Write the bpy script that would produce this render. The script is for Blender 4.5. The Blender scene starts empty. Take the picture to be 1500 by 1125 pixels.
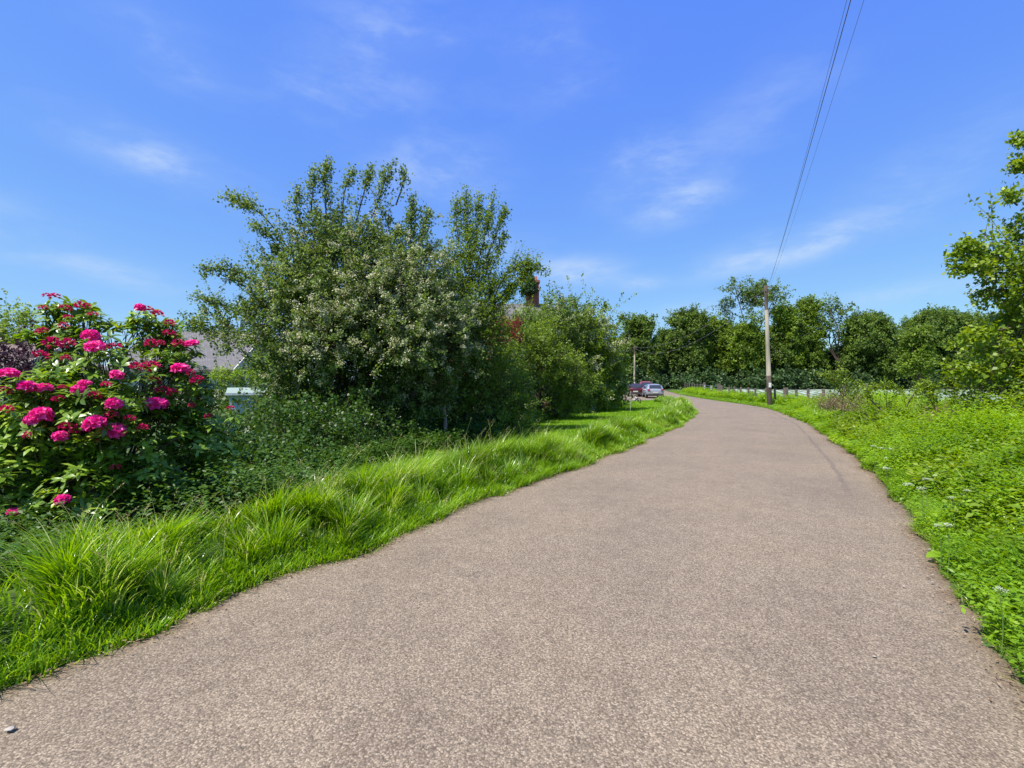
import bpy, math, random
import numpy as np
from mathutils import Vector

C = bpy.context.scene.collection
SC = bpy.context.scene
F, H, CX, CY = 700.0, 1.5, 750.0, 562.0      # focal length in photo pixels, eye height in metres

# ---------------------------------------------------------------- camera
cam_d = bpy.data.cameras.new('camera')
cam = bpy.data.objects.new('camera', cam_d)
C.objects.link(cam)
cam.location = (0, 0, H)
cam.rotation_euler = (math.radians(90), 0, 0)
cam_d.sensor_width = 36
cam_d.lens = 36 * F / 1500
cam_d.clip_end = 3000
cam_d.clip_start = .05
SC.camera = cam

# ---------------------------------------------------------------- sky and sun
SUN_EL = math.radians(60)
SUN_H = np.array([-0.74, -0.60])             # towards the sun: to the left and a little behind the camera
SUN_H = SUN_H / np.linalg.norm(SUN_H)
w = bpy.data.worlds.new("World")
SC.world = w
w.use_nodes = True
nt = w.node_tree
bg = nt.nodes['Background']
sky = nt.nodes.new('ShaderNodeTexSky')
sky.sky_type = 'NISHITA'
sky.sun_disc = False
sky.sun_elevation = SUN_EL
sky.sun_rotation = math.atan2(SUN_H[0], SUN_H[1])
sky.altitude = 0
sky.air_density = 1.0
sky.dust_density = 0.1
sky.ozone_density = 2.0
# an even, saturated blue: each channel of the sky is compressed by a power
sep = nt.nodes.new('ShaderNodeSeparateColor'); hs = nt.nodes.new('ShaderNodeCombineColor')
nt.links.new(sky.outputs[0], sep.inputs[0])
for ch, (pw, kk) in enumerate(((.75, .42), (.654, .705), (.04, 3.05))):
    a_ = nt.nodes.new('ShaderNodeMath'); a_.operation = 'POWER'; a_.inputs[1].default_value = pw
    b_ = nt.nodes.new('ShaderNodeMath'); b_.operation = 'MULTIPLY'; b_.inputs[1].default_value = kk
    nt.links.new(sep.outputs[ch], a_.inputs[0]); nt.links.new(a_.outputs[0], b_.inputs[0]); nt.links.new(b_.outputs[0], hs.inputs[ch])
bg.inputs['Strength'].default_value = 0.15

def world_clouds():
    L = nt.links
    def N(t, **k):
        n = nt.nodes.new(t)
        for a, b in k.items(): setattr(n, a, b)
        return n
    tc = N('ShaderNodeTexCoord')
    nz = N('ShaderNodeTexNoise'); nz.inputs['Scale'].default_value = 7.0
    nz.inputs['Detail'].default_value = 10; nz.inputs['Roughness'].default_value = .62
    nz.inputs['Distortion'].default_value = .2
    mp = N('ShaderNodeMapping'); mp.inputs['Scale'].default_value = (1.0, 1.0, 2.6)
    mp.inputs['Rotation'].default_value = (0, math.radians(-18), 0)
    L.new(tc.outputs['Generated'], mp.inputs[0]); L.new(mp.outputs[0], nz.inputs[0])
    ramp = N('ShaderNodeMapRange'); ramp.interpolation_type = 'SMOOTHSTEP'
    ramp.inputs[1].default_value = .38; ramp.inputs[2].default_value = .72
    L.new(nz.outputs[0], ramp.inputs[0])
    # wisps of thin cloud: directions, extents and strengths
    W = [(240, 235, 120, 34, .50, 12), (160, 398, 110, 24, .34, 8), (645, 250, 90, 42, .42, 0), (945, 248, 85, 42, .44, -14),
         (992, 300, 68, 26, .62, -14), (840, 398, 74, 24, .55, 0), (1160, 356, 125, 26, .42, -10), (940, 416, 34, 12, .42, 0),
         (245, 75, 80, 44, .26, 10), (560, 80, 110, 120, .20, 0), (1120, 160, 130, 60, .15, -20), (800, 90, 110, 70, .18, 0),
         (1360, 250, 120, 50, .22, -25), (1150, 372, 110, 20, .40, -10), (600, 55, 100, 26, .18, 0), (1290, 432, 160, 18, .30, -5),
         (440, 130, 90, 40, .18, 0), (1010, 455, 90, 16, .32, -8), (730, 355, 60, 22, .25, 0), (1700, 300, 160, 60, .4, 0), (-150, 300, 160, 60, .4, 0)]
    acc = None
    for (px, py, sx, sy, s, rot) in W:
        d = Vector(((px - CX) / F, 1, (CY - py) / F)); d.normalize()
        right = Vector((d.y, -d.x, 0)).normalized(); up = right.cross(d)
        a = math.radians(-rot)
        r2 = right * math.cos(a) + up * math.sin(a); u2 = -right * math.sin(a) + up * math.cos(a)
        k = F / math.sqrt((px - CX) ** 2 + F * F + (CY - py) ** 2)
        sub = []
        for ax, sz in ((r2, sx), (u2, sy)):
            dt = N('ShaderNodeVectorMath', operation='DOT_PRODUCT')
            L.new(tc.outputs['Generated'], dt.inputs[0]); dt.inputs[1].default_value = ax * (F / (sz * .85) / k)
            m = N('ShaderNodeMath', operation='POWER'); m.inputs[1].default_value = 2
            ab = N('ShaderNodeMath', operation='ABSOLUTE')
            L.new(dt.outputs['Value'], ab.inputs[0]); L.new(ab.outputs[0], m.inputs[0]); sub.append(m)
        # the wisp lies only on its own side of the sky
        fd = N('ShaderNodeVectorMath', operation='DOT_PRODUCT')
        L.new(tc.outputs['Generated'], fd.inputs[0]); fd.inputs[1].default_value = d
        gt = N('ShaderNodeMath', operation='GREATER_THAN'); gt.inputs[1].default_value = 0
        L.new(fd.outputs['Value'], gt.inputs[0])
        ad = N('ShaderNodeMath', operation='ADD'); L.new(sub[0].outputs[0], ad.inputs[0]); L.new(sub[1].outputs[0], ad.inputs[1])
        ng = N('ShaderNodeMath', operation='MULTIPLY'); ng.inputs[1].default_value = -1.0; L.new(ad.outputs[0], ng.inputs[0])
        ex = N('ShaderNodeMath', operation='EXPONENT'); L.new(ng.outputs[0], ex.inputs[0])
        mu = N('ShaderNodeMath', operation='MULTIPLY'); mu.inputs[1].default_value = s * 1.1; L.new(ex.outputs[0], mu.inputs[0])
        m2 = N('ShaderNodeMath', operation='MULTIPLY'); L.new(mu.outputs[0], m2.inputs[0]); L.new(gt.outputs[0], m2.inputs[1])
        if acc is None: acc = m2
        else:
            q = N('ShaderNodeMath', operation='ADD'); L.new(acc.outputs[0], q.inputs[0]); L.new(m2.outputs[0], q.inputs[1]); acc = q
    mm = N('ShaderNodeMath', operation='MULTIPLY'); L.new(acc.outputs[0], mm.inputs[0])
    ramp.inputs[3].default_value = .22; ramp.inputs[4].default_value = 1.2
    L.new(ramp.outputs[0], mm.inputs[1])
    cl = N('ShaderNodeClamp'); L.new(mm.outputs[0], cl.inputs[0])
    mix = N('ShaderNodeMixRGB'); L.new(cl.outputs[0], mix.inputs[0]); L.new(hs.outputs[0], mix.inputs[1])
    mix.inputs[2].default_value = (2.1, 2.6, 3.3, 1)
    L.new(mix.outputs[0], bg.inputs['Color'])
world_clouds()

sd = bpy.data.lights.new('sun', 'SUN')
sd.energy = 4.0
sd.angle = math.radians(.53)
sd.color = (1.0, .945, .86)
sun = bpy.data.objects.new('sun', sd)
C.objects.link(sun)
sv = Vector((SUN_H[0] * math.cos(SUN_EL), SUN_H[1] * math.cos(SUN_EL), math.sin(SUN_EL)))
sun.rotation_euler = sv.to_track_quat('Z', 'Y').to_euler()
sun.location = (0, 0, 30)
SC.view_settings.view_transform = 'Standard'
SC.view_settings.look = 'None'
SC.view_settings.gamma = 1
SC.view_settings.exposure = 1.0
SC.cycles.max_bounces = 8
SC.cycles.diffuse_bounces = 4
SC.cycles.glossy_bounces = 2
SC.cycles.transmission_bounces = 5
SC.cycles.caustics_reflective = False
SC.cycles.caustics_refractive = False
SC.cycles.sample_clamp_indirect = 6

# ---------------------------------------------------------------- helpers
rng = np.random.default_rng(11)

def ss(a, b, x):
    t = np.clip((np.asarray(x, float) - a) / (b - a), 0, 1)
    return t * t * (3 - 2 * t)

def at(px, py, Y):
    """the point at depth Y that stands at a place measured in the photograph"""
    return np.array([(px - CX) / F * Y, Y, H + (CY - py) / F * Y])

_t = np.random.default_rng(5).random((64, 64))
def vnoise(x, y, s=1.0, o=0):
    x = np.asarray(x, float) * s + 17.3 + o * 7.7; y = np.asarray(y, float) * s + 9.1 + o * 3.3
    xi = np.floor(x).astype(int); yi = np.floor(y).astype(int)
    fx = x - xi; fy = y - yi
    fx = fx * fx * (3 - 2 * fx); fy = fy * fy * (3 - 2 * fy)
    g = lambda a, b: _t[a % 64, b % 64]
    return (g(xi, yi) * (1 - fx) + g(xi + 1, yi) * fx) * (1 - fy) + (g(xi, yi + 1) * (1 - fx) + g(xi + 1, yi + 1) * fx) * fy

def unit(v):
    return v / np.maximum(np.linalg.norm(v, axis=-1, keepdims=True), 1e-9)

def sph(n, r=None):
    return unit((r or rng).normal(size=(n, 3)))

def tag(o, label=None, cat=None, group=None, kind=None):
    if label: o['label'] = label
    if cat: o['category'] = cat
    if group: o['group'] = group
    if kind: o['kind'] = kind
    return o

def mesh_np(name, V, faces, mat, parent=None, attrs=None, smooth=False, mats=None, mi=None):
    """V (n,3); faces (m,k) array with equal k, or a list of tuples"""
    me = bpy.data.meshes.new(name)
    V = np.ascontiguousarray(V, dtype=np.float32)
    if isinstance(faces, np.ndarray):
        m, k = faces.shape
        me.vertices.add(len(V)); me.vertices.foreach_set('co', V.ravel())
        me.loops.add(m * k); me.loops.foreach_set('vertex_index', faces.astype(np.int32).ravel())
        me.polygons.add(m); me.polygons.foreach_set('loop_start', np.arange(0, m * k, k, dtype=np.int32))
        me.update(calc_edges=True)
    else:
        me.from_pydata([tuple(v) for v in V], [], faces); me.update()
    for a, (dom, arr) in (attrs or {}).items():
        at_ = me.attributes.new(a, 'FLOAT', dom)
        at_.data.foreach_set('value', np.ascontiguousarray(arr, dtype=np.float32))
    if mats:
        for q in mats: me.materials.append(q)
        me.polygons.foreach_set('material_index', np.asarray(mi, dtype=np.int32))
    else: me.materials.append(mat)
    if smooth: me.polygons.foreach_set('use_smooth', np.ones(len(me.polygons), bool))
    o = bpy.data.objects.new(name, me)
    C.objects.link(o)
    if parent is not None: o.parent = parent
    return o

def empty(name, loc, label, cat, group=None, rz=0):
    o = bpy.data.objects.new(name, None)
    C.objects.link(o); o.location = [float(v) for v in loc]; o.rotation_euler = (0, 0, rz)
    o.empty_display_size = .3
    return tag(o, label, cat, group)

class Leaves:
    def __init__(s): s.P = []; s.D = []; s.N = []; s.L = []; s.W = []; s.V = []
    def add(s, P, D, N, L, W, V):
        n = len(P)
        s.P.append(P); s.D.append(unit(D)); s.N.append(N)
        s.L.append(np.broadcast_to(L, n).astype(float)); s.W.append(np.broadcast_to(W, n).astype(float)); s.V.append(np.broadcast_to(V, n).astype(float))
    def count(s): return sum(len(p) for p in s.P)
    def build(s, name, mat, parent=None, org=(0, 0, 0), long=False):
        P = np.concatenate(s.P) - np.asarray(org); D = np.concatenate(s.D); N = np.concatenate(s.N)
        L = np.concatenate(s.L)[:, None]; W = np.concatenate(s.W)[:, None]; V = np.concatenate(s.V)
        S = unit(np.cross(D, N)); U = np.cross(S, D)
        n = len(P)
        if not long:
            v = np.stack([P, P + D * L * .48 + S * W * .5 + U * W * .12, P + D * L - U * L * .12, P + D * L * .48 - S * W * .5 + U * W * .12], 1).reshape(-1, 3)
            f = np.arange(4 * n).reshape(n, 4)
            return mesh_np(name, v, f, mat, parent, {'v': ('FACE', V)})
        # a longer leaf: folded along its midrib, drooping to its tip
        a = P; b = P + D * L * .3 + U * L * .03; c = P + D * L * .7 + U * L * .0; d = P + D * L - U * L * .10
        bl = b + S * W * .42 + U * W * .12; br = b - S * W * .42 + U * W * .12
        cl_ = c + S * W * .5 + U * W * .12; cr = c - S * W * .5 + U * W * .12
        v = np.stack([a, b, c, d, bl, br, cl_, cr], 1).reshape(-1, 3)
        base = (np.arange(n) * 8)[:, None]
        f = np.concatenate([base + np.array([[0, 4, 1, 5]])[:, [0, 1, 2, 3]],
                            base + np.array([[1, 4, 6, 2]]), base + np.array([[5, 1, 2, 7]]), base + np.array([[2, 6, 3, 7]])], 0)
        return mesh_np(name, v, f, mat, parent, {'v': ('FACE', np.tile(V, 4))})

class Tubes:
    def __init__(s): s.V = []; s.F = []; s.n = 0
    def add(s, P, R, sides=3):
        P = np.asarray(P, float); R = np.asarray(R, float)
        if P.ndim == 2: P = P[None]; R = R[None]
        n, k, _ = P.shape
        R = np.broadcast_to(R, (n, k))
        T = np.empty_like(P); T[:, 1:-1] = P[:, 2:] - P[:, :-2]; T[:, 0] = P[:, 1] - P[:, 0]; T[:, -1] = P[:, -1] - P[:, -2]
        T = unit(T)
        ref = np.where(np.abs(T[:, :1, 2:3]) > .8, np.array([[[1., 0, 0]]]), np.array([[[0, 0, 1.]]]))
        A = unit(np.cross(T, np.broadcast_to(ref, T.shape))); B = np.cross(T, A)
        an = np.arange(sides) * 2 * math.pi / sides
        v = P[:, :, None] + R[:, :, None, None] * (A[:, :, None] * np.cos(an)[None, None, :, None] + B[:, :, None] * np.sin(an)[None, None, :, None])
        s.V.append(v.reshape(-1, 3))
        idx = s.n + np.arange(n * k * sides).reshape(n, k, sides)
        q = np.stack([idx[:, :-1], np.roll(idx[:, :-1], -1, 2), np.roll(idx[:, 1:], -1, 2), idx[:, 1:]], -1).reshape(-1, 4)
        s.F.append(q); s.n += n * k * sides
        # end caps as quads (only for four or more sides)
        if sides >= 4 and sides % 2 == 0:
            for e in (0, k - 1):
                for j in range(0, sides - 2, 2):
                    s.F.append(np.stack([idx[:, e, 0], idx[:, e, j + 1], idx[:, e, j + 2], idx[:, e, (j + 3) % sides]], -1))
    def build(s, name, mat, parent=None, org=(0, 0, 0), smooth=True):
        return mesh_np(name, np.concatenate(s.V) - np.asarray(org), np.concatenate(s.F), mat, parent, smooth=smooth)

def bez(p0, p1, p2, t):
    return p0 * (1 - t) ** 2 + p1 * 2 * t * (1 - t) + p2 * t * t

class Box:
    """boxes, bars and prisms collected into one mesh"""
    def __init__(s): s.V = []; s.F = []
    def box(s, a, b):
        (x0, y0, z0), (x1, y1, z1) = a, b; n = len(s.V)
        s.V += [(x0, y0, z0), (x1, y0, z0), (x1, y1, z0), (x0, y1, z0), (x0, y0, z1), (x1, y0, z1), (x1, y1, z1), (x0, y1, z1)]
        s.F += [tuple(n + i for i in f) for f in ((0, 3, 2, 1), (4, 5, 6, 7), (0, 1, 5, 4), (1, 2, 6, 5), (2, 3, 7, 6), (3, 0, 4, 7))]
        return s
    def prism(s, pts, d):
        """polygon pts (3-D) swept by vector d"""
        n = len(s.V); k = len(pts)
        s.V += [tuple(p) for p in pts] + [tuple(np.array(p) + np.array(d)) for p in pts]
        s.F += [tuple(range(n, n + k)), tuple(range(n + 2 * k - 1, n + k - 1, -1))]
        for i in range(k):
            j = (i + 1) % k; s.F.append((n + i, n + k + i, n + k + j, n + j))
        return s
    def build(s, name, mat, parent=None, bevel=0, org=(0, 0, 0)):
        o = mesh_np(name, np.array(s.V, float) - np.asarray(org), s.F, mat, parent)
        if bevel:
            m = o.modifiers.new('bevel', 'BEVEL'); m.width = bevel; m.segments = 2; m.limit_method = 'ANGLE'
        return o

# ---------------------------------------------------------------- materials
def new_mat(name):
    m = bpy.data.materials.new(name); m.use_nodes = True
    return m, m.node_tree, m.node_tree.nodes['Principled BSDF']

def ramp_node(t, stops):
    r = t.nodes.new('ShaderNodeValToRGB')
    e = r.color_ramp.elements
    while len(e) < len(stops): e.new(.5)
    for i, (p, c) in enumerate(stops):
        e[i].position = p; e[i].color = (*c, 1)
    return r

def leaf_mat(name, cols, trans=.35, rough=.45, spec=.4, nscale=.6, tint=1.25):
    m, t, b = new_mat(name)
    a = t.nodes.new('ShaderNodeAttribute'); a.attribute_name = 'v'
    r = ramp_node(t, [(i / (len(cols) - 1), c) for i, c in enumerate(cols)])
    tc = t.nodes.new('ShaderNodeTexCoord'); nz = t.nodes.new('ShaderNodeTexNoise')
    nz.inputs['Scale'].default_value = nscale; nz.inputs['Detail'].default_value = 2
    t.links.new(tc.outputs['Object'], nz.inputs[0])
    ma = t.nodes.new('ShaderNodeMath'); ma.operation = 'MULTIPLY_ADD'; ma.inputs[1].default_value = .9; ma.inputs[2].default_value = -.45
    t.links.new(nz.outputs[0], ma.inputs[0])
    ad = t.nodes.new('ShaderNodeMath'); ad.operation = 'ADD'; ad.use_clamp = True
    t.links.new(a.outputs['Fac'], ad.inputs[0]); t.links.new(ma.outputs[0], ad.inputs[1])
    t.links.new(ad.outputs[0], r.inputs[0])
    t.links.new(r.outputs[0], b.inputs['Base Color'])
    b.inputs['Roughness'].default_value = rough; b.inputs['Specular IOR Level'].default_value = spec
    tr = t.nodes.new('ShaderNodeBsdfTranslucent')
    hv = t.nodes.new('ShaderNodeHueSaturation'); hv.inputs['Hue'].default_value = .48; hv.inputs['Value'].default_value = tint * 1.3; hv.inputs['Saturation'].default_value = 1.1
    t.links.new(r.outputs[0], hv.inputs['Color']); t.links.new(hv.outputs[0], tr.inputs[0])
    mx = t.nodes.new('ShaderNodeMixShader'); mx.inputs[0].default_value = trans
    t.links.new(b.outputs[0], mx.inputs[1]); t.links.new(tr.outputs[0], mx.inputs[2])
    t.links.new(mx.outputs[0], t.nodes['Material Output'].inputs[0])
    return m

def noise_mat(name, cols, scale=5, rough=.8, bump=0, detail=6, spec=.3, stretch=(1, 1, 1), metallic=0, bscale=None):
    m, t, b = new_mat(name)
    tc = t.nodes.new('ShaderNodeTexCoord'); mp = t.nodes.new('ShaderNodeMapping'); mp.inputs['Scale'].default_value = stretch
    nz = t.nodes.new('ShaderNodeTexNoise'); nz.inputs['Scale'].default_value = scale; nz.inputs['Detail'].default_value = detail
    t.links.new(tc.outputs['Object'], mp.inputs[0]); t.links.new(mp.outputs[0], nz.inputs[0])
    r = ramp_node(t, [(.3 + .4 * i / (len(cols) - 1), c) for i, c in enumerate(cols)])
    t.links.new(nz.outputs[0], r.inputs[0]); t.links.new(r.outputs[0], b.inputs['Base Color'])
    b.inputs['Roughness'].default_value = rough; b.inputs['Specular IOR Level'].default_value = spec; b.inputs['Metallic'].default_value = metallic
    if bump:
        bn = t.nodes.new('ShaderNodeTexNoise'); bn.inputs['Scale'].default_value = bscale or scale * 4; bn.inputs['Detail'].default_value = 4
        t.links.new(mp.outputs[0], bn.inputs[0])
        bp = t.nodes.new('ShaderNodeBump'); bp.inputs['Strength'].default_value = bump; bp.inputs['Distance'].default_value = .02
        t.links.new(bn.outputs[0], bp.inputs['Height']); t.links.new(bp.outputs[0], b.inputs['Normal'])
    return m

def plain(name, c, rough=.5, spec=.5, metallic=0, coat=0):
    m = noise_mat(name, [tuple(x * .9 for x in c), tuple(min(1, x * 1.08) for x in c)], 9, rough, 0, 3, spec, metallic=metallic)
    m.node_tree.nodes['Principled BSDF'].inputs['Coat Weight'].default_value = coat
    return m

M = {}
M['grass'] = leaf_mat('grass_blades', [(0.068, 0.145, 0.007), (0.147, 0.302, 0.011), (0.252, 0.441, 0.025), (0.525, 0.580, 0.198)], .40, .32, .6, 1.2)
M['lawn'] = leaf_mat('lawn_blades', [(0.121, 0.253, 0.006), (0.187, 0.363, 0.008), (0.264, 0.462, 0.014)], .42, .45, .3, .5)
M['seed'] = leaf_mat('seed_heads', [(.28, .24, .10), (.42, .37, .18), (.52, .46, .27)], .25, .6, .3)
M['weed'] = leaf_mat('weed_leaves', [(0.058, 0.127, 0.006), (0.131, 0.265, 0.010), (0.221, 0.382, 0.016), (0.336, 0.477, 0.050)], .42, .42, .35, .8)
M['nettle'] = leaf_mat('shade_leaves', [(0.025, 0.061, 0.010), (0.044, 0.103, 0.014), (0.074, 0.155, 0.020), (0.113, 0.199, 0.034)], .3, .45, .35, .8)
M['hawthorn'] = leaf_mat('hawthorn_leaves', [(0.058, 0.098, 0.022), (0.111, 0.181, 0.032), (0.188, 0.279, 0.053), (0.304, 0.386, 0.124)], .34, .5, .35, .5)
M['ash'] = leaf_mat('ash_leaves', [(0.062, 0.113, 0.011), (0.121, 0.203, 0.017), (0.196, 0.296, 0.028), (0.265, 0.374, 0.047)], .36, .5, .35)
M['willow'] = leaf_mat('light_shrub_leaves', [(0.079, 0.132, 0.016), (0.146, 0.231, 0.024), (0.238, 0.344, 0.039), (0.344, 0.437, 0.093)], .38, .5, .35, .9)
M['rhodo'] = leaf_mat('rhododendron_leaves', [(0.053, 0.109, 0.012), (0.108, 0.204, 0.018), (0.208, 0.343, 0.030), (0.416, 0.521, 0.074)], .28, .35, .5, 1.0)
M['conifer'] = leaf_mat('golden_conifer_leaves', [(.13, .24, .008), (.24, .38, .012), (.36, .50, .02)], .3, .5, .3)
M['purple'] = leaf_mat('purple_leaves', [(.025, .010, .018), (.060, .022, .035), (.10, .05, .06)], .25, .5, .35)
M['redleaf'] = leaf_mat('red_leaves', [(.14, .02, .02), (.26, .045, .035), (.30, .12, .05)], .3, .5, .3)
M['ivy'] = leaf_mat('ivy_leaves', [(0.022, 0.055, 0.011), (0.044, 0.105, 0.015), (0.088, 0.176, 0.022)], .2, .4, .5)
M['under'] = leaf_mat('shaded_wood_leaves', [(0.032, 0.060, 0.020), (0.059, 0.113, 0.032), (0.103, 0.176, 0.044)], .2, .5, .3, .18)  # leaf colour darkened to paint in the shade under the far canopy
M['oak'] = leaf_mat('far_oak_leaves', [(0.050, 0.089, 0.019), (0.091, 0.156, 0.025), (0.152, 0.236, 0.034), (0.229, 0.320, 0.060)], .34, .55, .3, .18)
M['oak2'] = leaf_mat('far_light_leaves', [(0.069, 0.119, 0.015), (0.122, 0.201, 0.021), (0.190, 0.289, 0.030), (0.274, 0.380, 0.054)], .36, .55, .3, .18)
M['bramble'] = leaf_mat('bramble_leaves', [(0.067, 0.123, 0.011), (0.146, 0.235, 0.018), (0.235, 0.336, 0.034), (0.358, 0.426, 0.090)], .38, .45, .35, 1.1)
M['blossom'] = leaf_mat('hawthorn_blossom', [(.30, .33, .15), (.50, .51, .31), (.70, .68, .48)], .25, .6, .2)
M['umbel'] = leaf_mat('white_umbels', [(.42, .50, .30), (.66, .70, .56)], .25, .6, .2)
M['petal'] = leaf_mat('magenta_petals', [(.58, .010, .13), (.78, .025, .24), (.90, .07, .36), (.94, .24, .50)], .28, .45, .3, 1.5, 1.0)
M['bud'] = leaf_mat('red_buds', [(.36, .006, .04), (.54, .012, .08), (.72, .03, .16)], .25, .45, .3, 1.5, 1.0)
M['dry'] = leaf_mat('dry_stems', [(.16, .10, .055), (.30, .20, .12), (.44, .32, .22)], .2, .7, .2)
M['bark'] = noise_mat('bark', [(.035, .026, .02), (.11, .085, .065)], 9, .9, .6, 6, .2, (1, 1, .25))
M['twig'] = noise_mat('twig_bark', [(.05, .034, .024), (.12, .088, .06)], 9, .9)
M['palebark'] = noise_mat('pale_bark', [(.20, .16, .12), (.36, .30, .23)], 12, .9, .4, 6, .2, (1, 1, .3))
M['stemgreen'] = plain('green_stem', (.09, .16, .03), .6)

def ground_mat():
    m, t, b = new_mat('verge_soil')
    tc = t.nodes.new('ShaderNodeTexCoord')
    n1 = t.nodes.new('ShaderNodeTexNoise'); n1.inputs['Scale'].default_value = 1.3; n1.inputs['Detail'].default_value = 9
    n2 = t.nodes.new('ShaderNodeTexNoise'); n2.inputs['Scale'].default_value = 40; n2.inputs['Detail'].default_value = 5
    t.links.new(tc.outputs['Object'], n1.inputs[0]); t.links.new(tc.outputs['Object'], n2.inputs[0])
    r = ramp_node(t, [(.3, (.03, .05, .012)), (.5, (.05, .10, .015)), (.7, (.09, .16, .02))])
    t.links.new(n1.outputs[0], r.inputs[0])
    mx = t.nodes.new('ShaderNodeMixRGB'); mx.blend_type = 'MULTIPLY'; mx.inputs[0].default_value = .8
    r2 = ramp_node(t, [(.3, (.35, .33, .3)), (.7, (1.2, 1.2, 1.1))]); t.links.new(n2.outputs[0], r2.inputs[0])
    t.links.new(r.outputs[0], mx.inputs[1]); t.links.new(r2.outputs[0], mx.inputs[2]); t.links.new(mx.outputs[0], b.inputs['Base Color'])
    b.inputs['Roughness'].default_value = .95
    bp = t.nodes.new('ShaderNodeBump'); bp.inputs['Strength'].default_value = .8; bp.inputs['Distance'].default_value = .03
    t.links.new(n2.outputs[0], bp.inputs['Height']); t.links.new(bp.outputs[0], b.inputs['Normal'])
    return m

def road_mat():
    m, t, b = new_mat('worn_asphalt')
    L = t.links
    def N(ty, **k):
        n = t.nodes.new(ty)
        for a, c in k.items(): setattr(n, a, c)
        return n
    tc = N('ShaderNodeTexCoord')
    def noise(s, d=4, rg=.55):
        n = N('ShaderNodeTexNoise'); n.inputs['Scale'].default_value = s; n.inputs['Detail'].default_value = d; n.inputs['Roughness'].default_value = rg
        L.new(tc.outputs['Object'], n.inputs[0]); return n
    big = noise(.55, 4); mid = noise(7, 6, .65); fine = noise(75, 3, .6)
    vor = N('ShaderNodeTexVoronoi'); vor.inputs['Scale'].default_value = 122; L.new(tc.outputs['Object'], vor.inputs[0])
    vcol = N('ShaderNodeSeparateColor'); L.new(vor.outputs['Color'], vcol.inputs[0])
    stones = ramp_node(t, [(0, (0.154, 0.123, 0.089)), (0.35, (0.217, 0.174, 0.127)), (0.7, (0.276, 0.223, 0.161)), (1, (0.391, 0.323, 0.239))])
    L.new(vcol.outputs[0], stones.inputs[0])
    gap = ramp_node(t, [(0, (1, 1, 1)), (.55, (.95, .94, .93)), (1, (.60, .57, .54))]); 
    mrg = N('ShaderNodeMath', operation='MULTIPLY'); mrg.inputs[1].default_value = 1.25; L.new(vor.outputs['Distance'], mrg.inputs[0]); L.new(mrg.outputs[0], gap.inputs[0])
    c1 = N('ShaderNodeMixRGB', blend_type='MULTIPLY'); c1.inputs[0].default_value = 1; L.new(stones.outputs[0], c1.inputs[1]); L.new(gap.outputs[0], c1.inputs[2])
    fr = ramp_node(t, [(.3, (.72, .70, .68)), (.5, (1, .99, .98)), (.72, (1.2, 1.19, 1.17))]); L.new(fine.outputs[0], fr.inputs[0])
    c2 = N('ShaderNodeMixRGB', blend_type='MULTIPLY'); c2.inputs[0].default_value = 1.; L.new(c1.outputs[0], c2.inputs[1]); L.new(fr.outputs[0], c2.inputs[2])
    mr = ramp_node(t, [(.3, (.84, .82, .81)), (.55, (1, 1, 1)), (.75, (1.1, 1.09, 1.07))]); L.new(mid.outputs[0], mr.inputs[0])
    c3 = N('ShaderNodeMixRGB', blend_type='MULTIPLY'); c3.inputs[0].default_value = .8; L.new(c2.outputs[0], c3.inputs[1]); L.new(mr.outputs[0], c3.inputs[2])
    br = ramp_node(t, [(.3, (.88, .87, .88)), (.5, (1, 1, 1)), (.7, (1.08, 1.06, 1.03))]); L.new(big.outputs[0], br.inputs[0])
    c4 = N('ShaderNodeMixRGB', blend_type='MULTIPLY'); c4.inputs[0].default_value = 1; L.new(c3.outputs[0], c4.inputs[1]); L.new(br.outputs[0], c4.inputs[2])
    st = noise(1.6, 8, .7); sr = ramp_node(t, [(.36, (.80, .79, .80)), (.50, (1, 1, 1)), (.68, (1.07, 1.06, 1.04))]); L.new(st.outputs[0], sr.inputs[0])
    c4b = N('ShaderNodeMixRGB', blend_type='MULTIPLY'); c4b.inputs[0].default_value = .4; L.new(c4.outputs[0], c4b.inputs[1]); L.new(sr.outputs[0], c4b.inputs[2]); c4 = c4b
    # the worn seam that runs a third of a metre inside the right edge, beyond the near part
    dr = N('ShaderNodeAttribute'); dr.attribute_name = 'dr'; de = N('ShaderNodeAttribute'); de.attribute_name = 'de'; yy = N('ShaderNodeAttribute'); yy.attribute_name = 'along'
    wob = N('ShaderNodeMath', operation='MULTIPLY_ADD'); wob.inputs[1].default_value = .07; L.new(mid.outputs[0], wob.inputs[0]); L.new(dr.outputs['Fac'], wob.inputs[2])
    sb = N('ShaderNodeMath', operation='SUBTRACT'); sb.inputs[1].default_value = .60; L.new(wob.outputs[0], sb.inputs[0])
    ab = N('ShaderNodeMath', operation='ABSOLUTE'); L.new(sb.outputs[0], ab.inputs[0])
    sm = N('ShaderNodeMapRange'); sm.interpolation_type = 'SMOOTHSTEP'; sm.inputs[1].default_value = .015; sm.inputs[2].default_value = .065; sm.inputs[3].default_value = .36; sm.inputs[4].default_value = 0
    L.new(ab.outputs[0], sm.inputs[0])
    ym = N('ShaderNodeMapRange'); ym.inputs[1].default_value = 6.3; ym.inputs[2].default_value = 7.5; L.new(yy.outputs['Fac'], ym.inputs[0])
    sq = N('ShaderNodeMath', operation='MULTIPLY'); L.new(sm.outputs[0], sq.inputs[0]); L.new(ym.outputs[0], sq.inputs[1])
    c5 = N('ShaderNodeMixRGB'); L.new(sq.outputs[0], c5.inputs[0]); L.new(c4.outputs[0], c5.inputs[1]); c5.inputs[2].default_value = (.075, .062, .06, 1)
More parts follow.
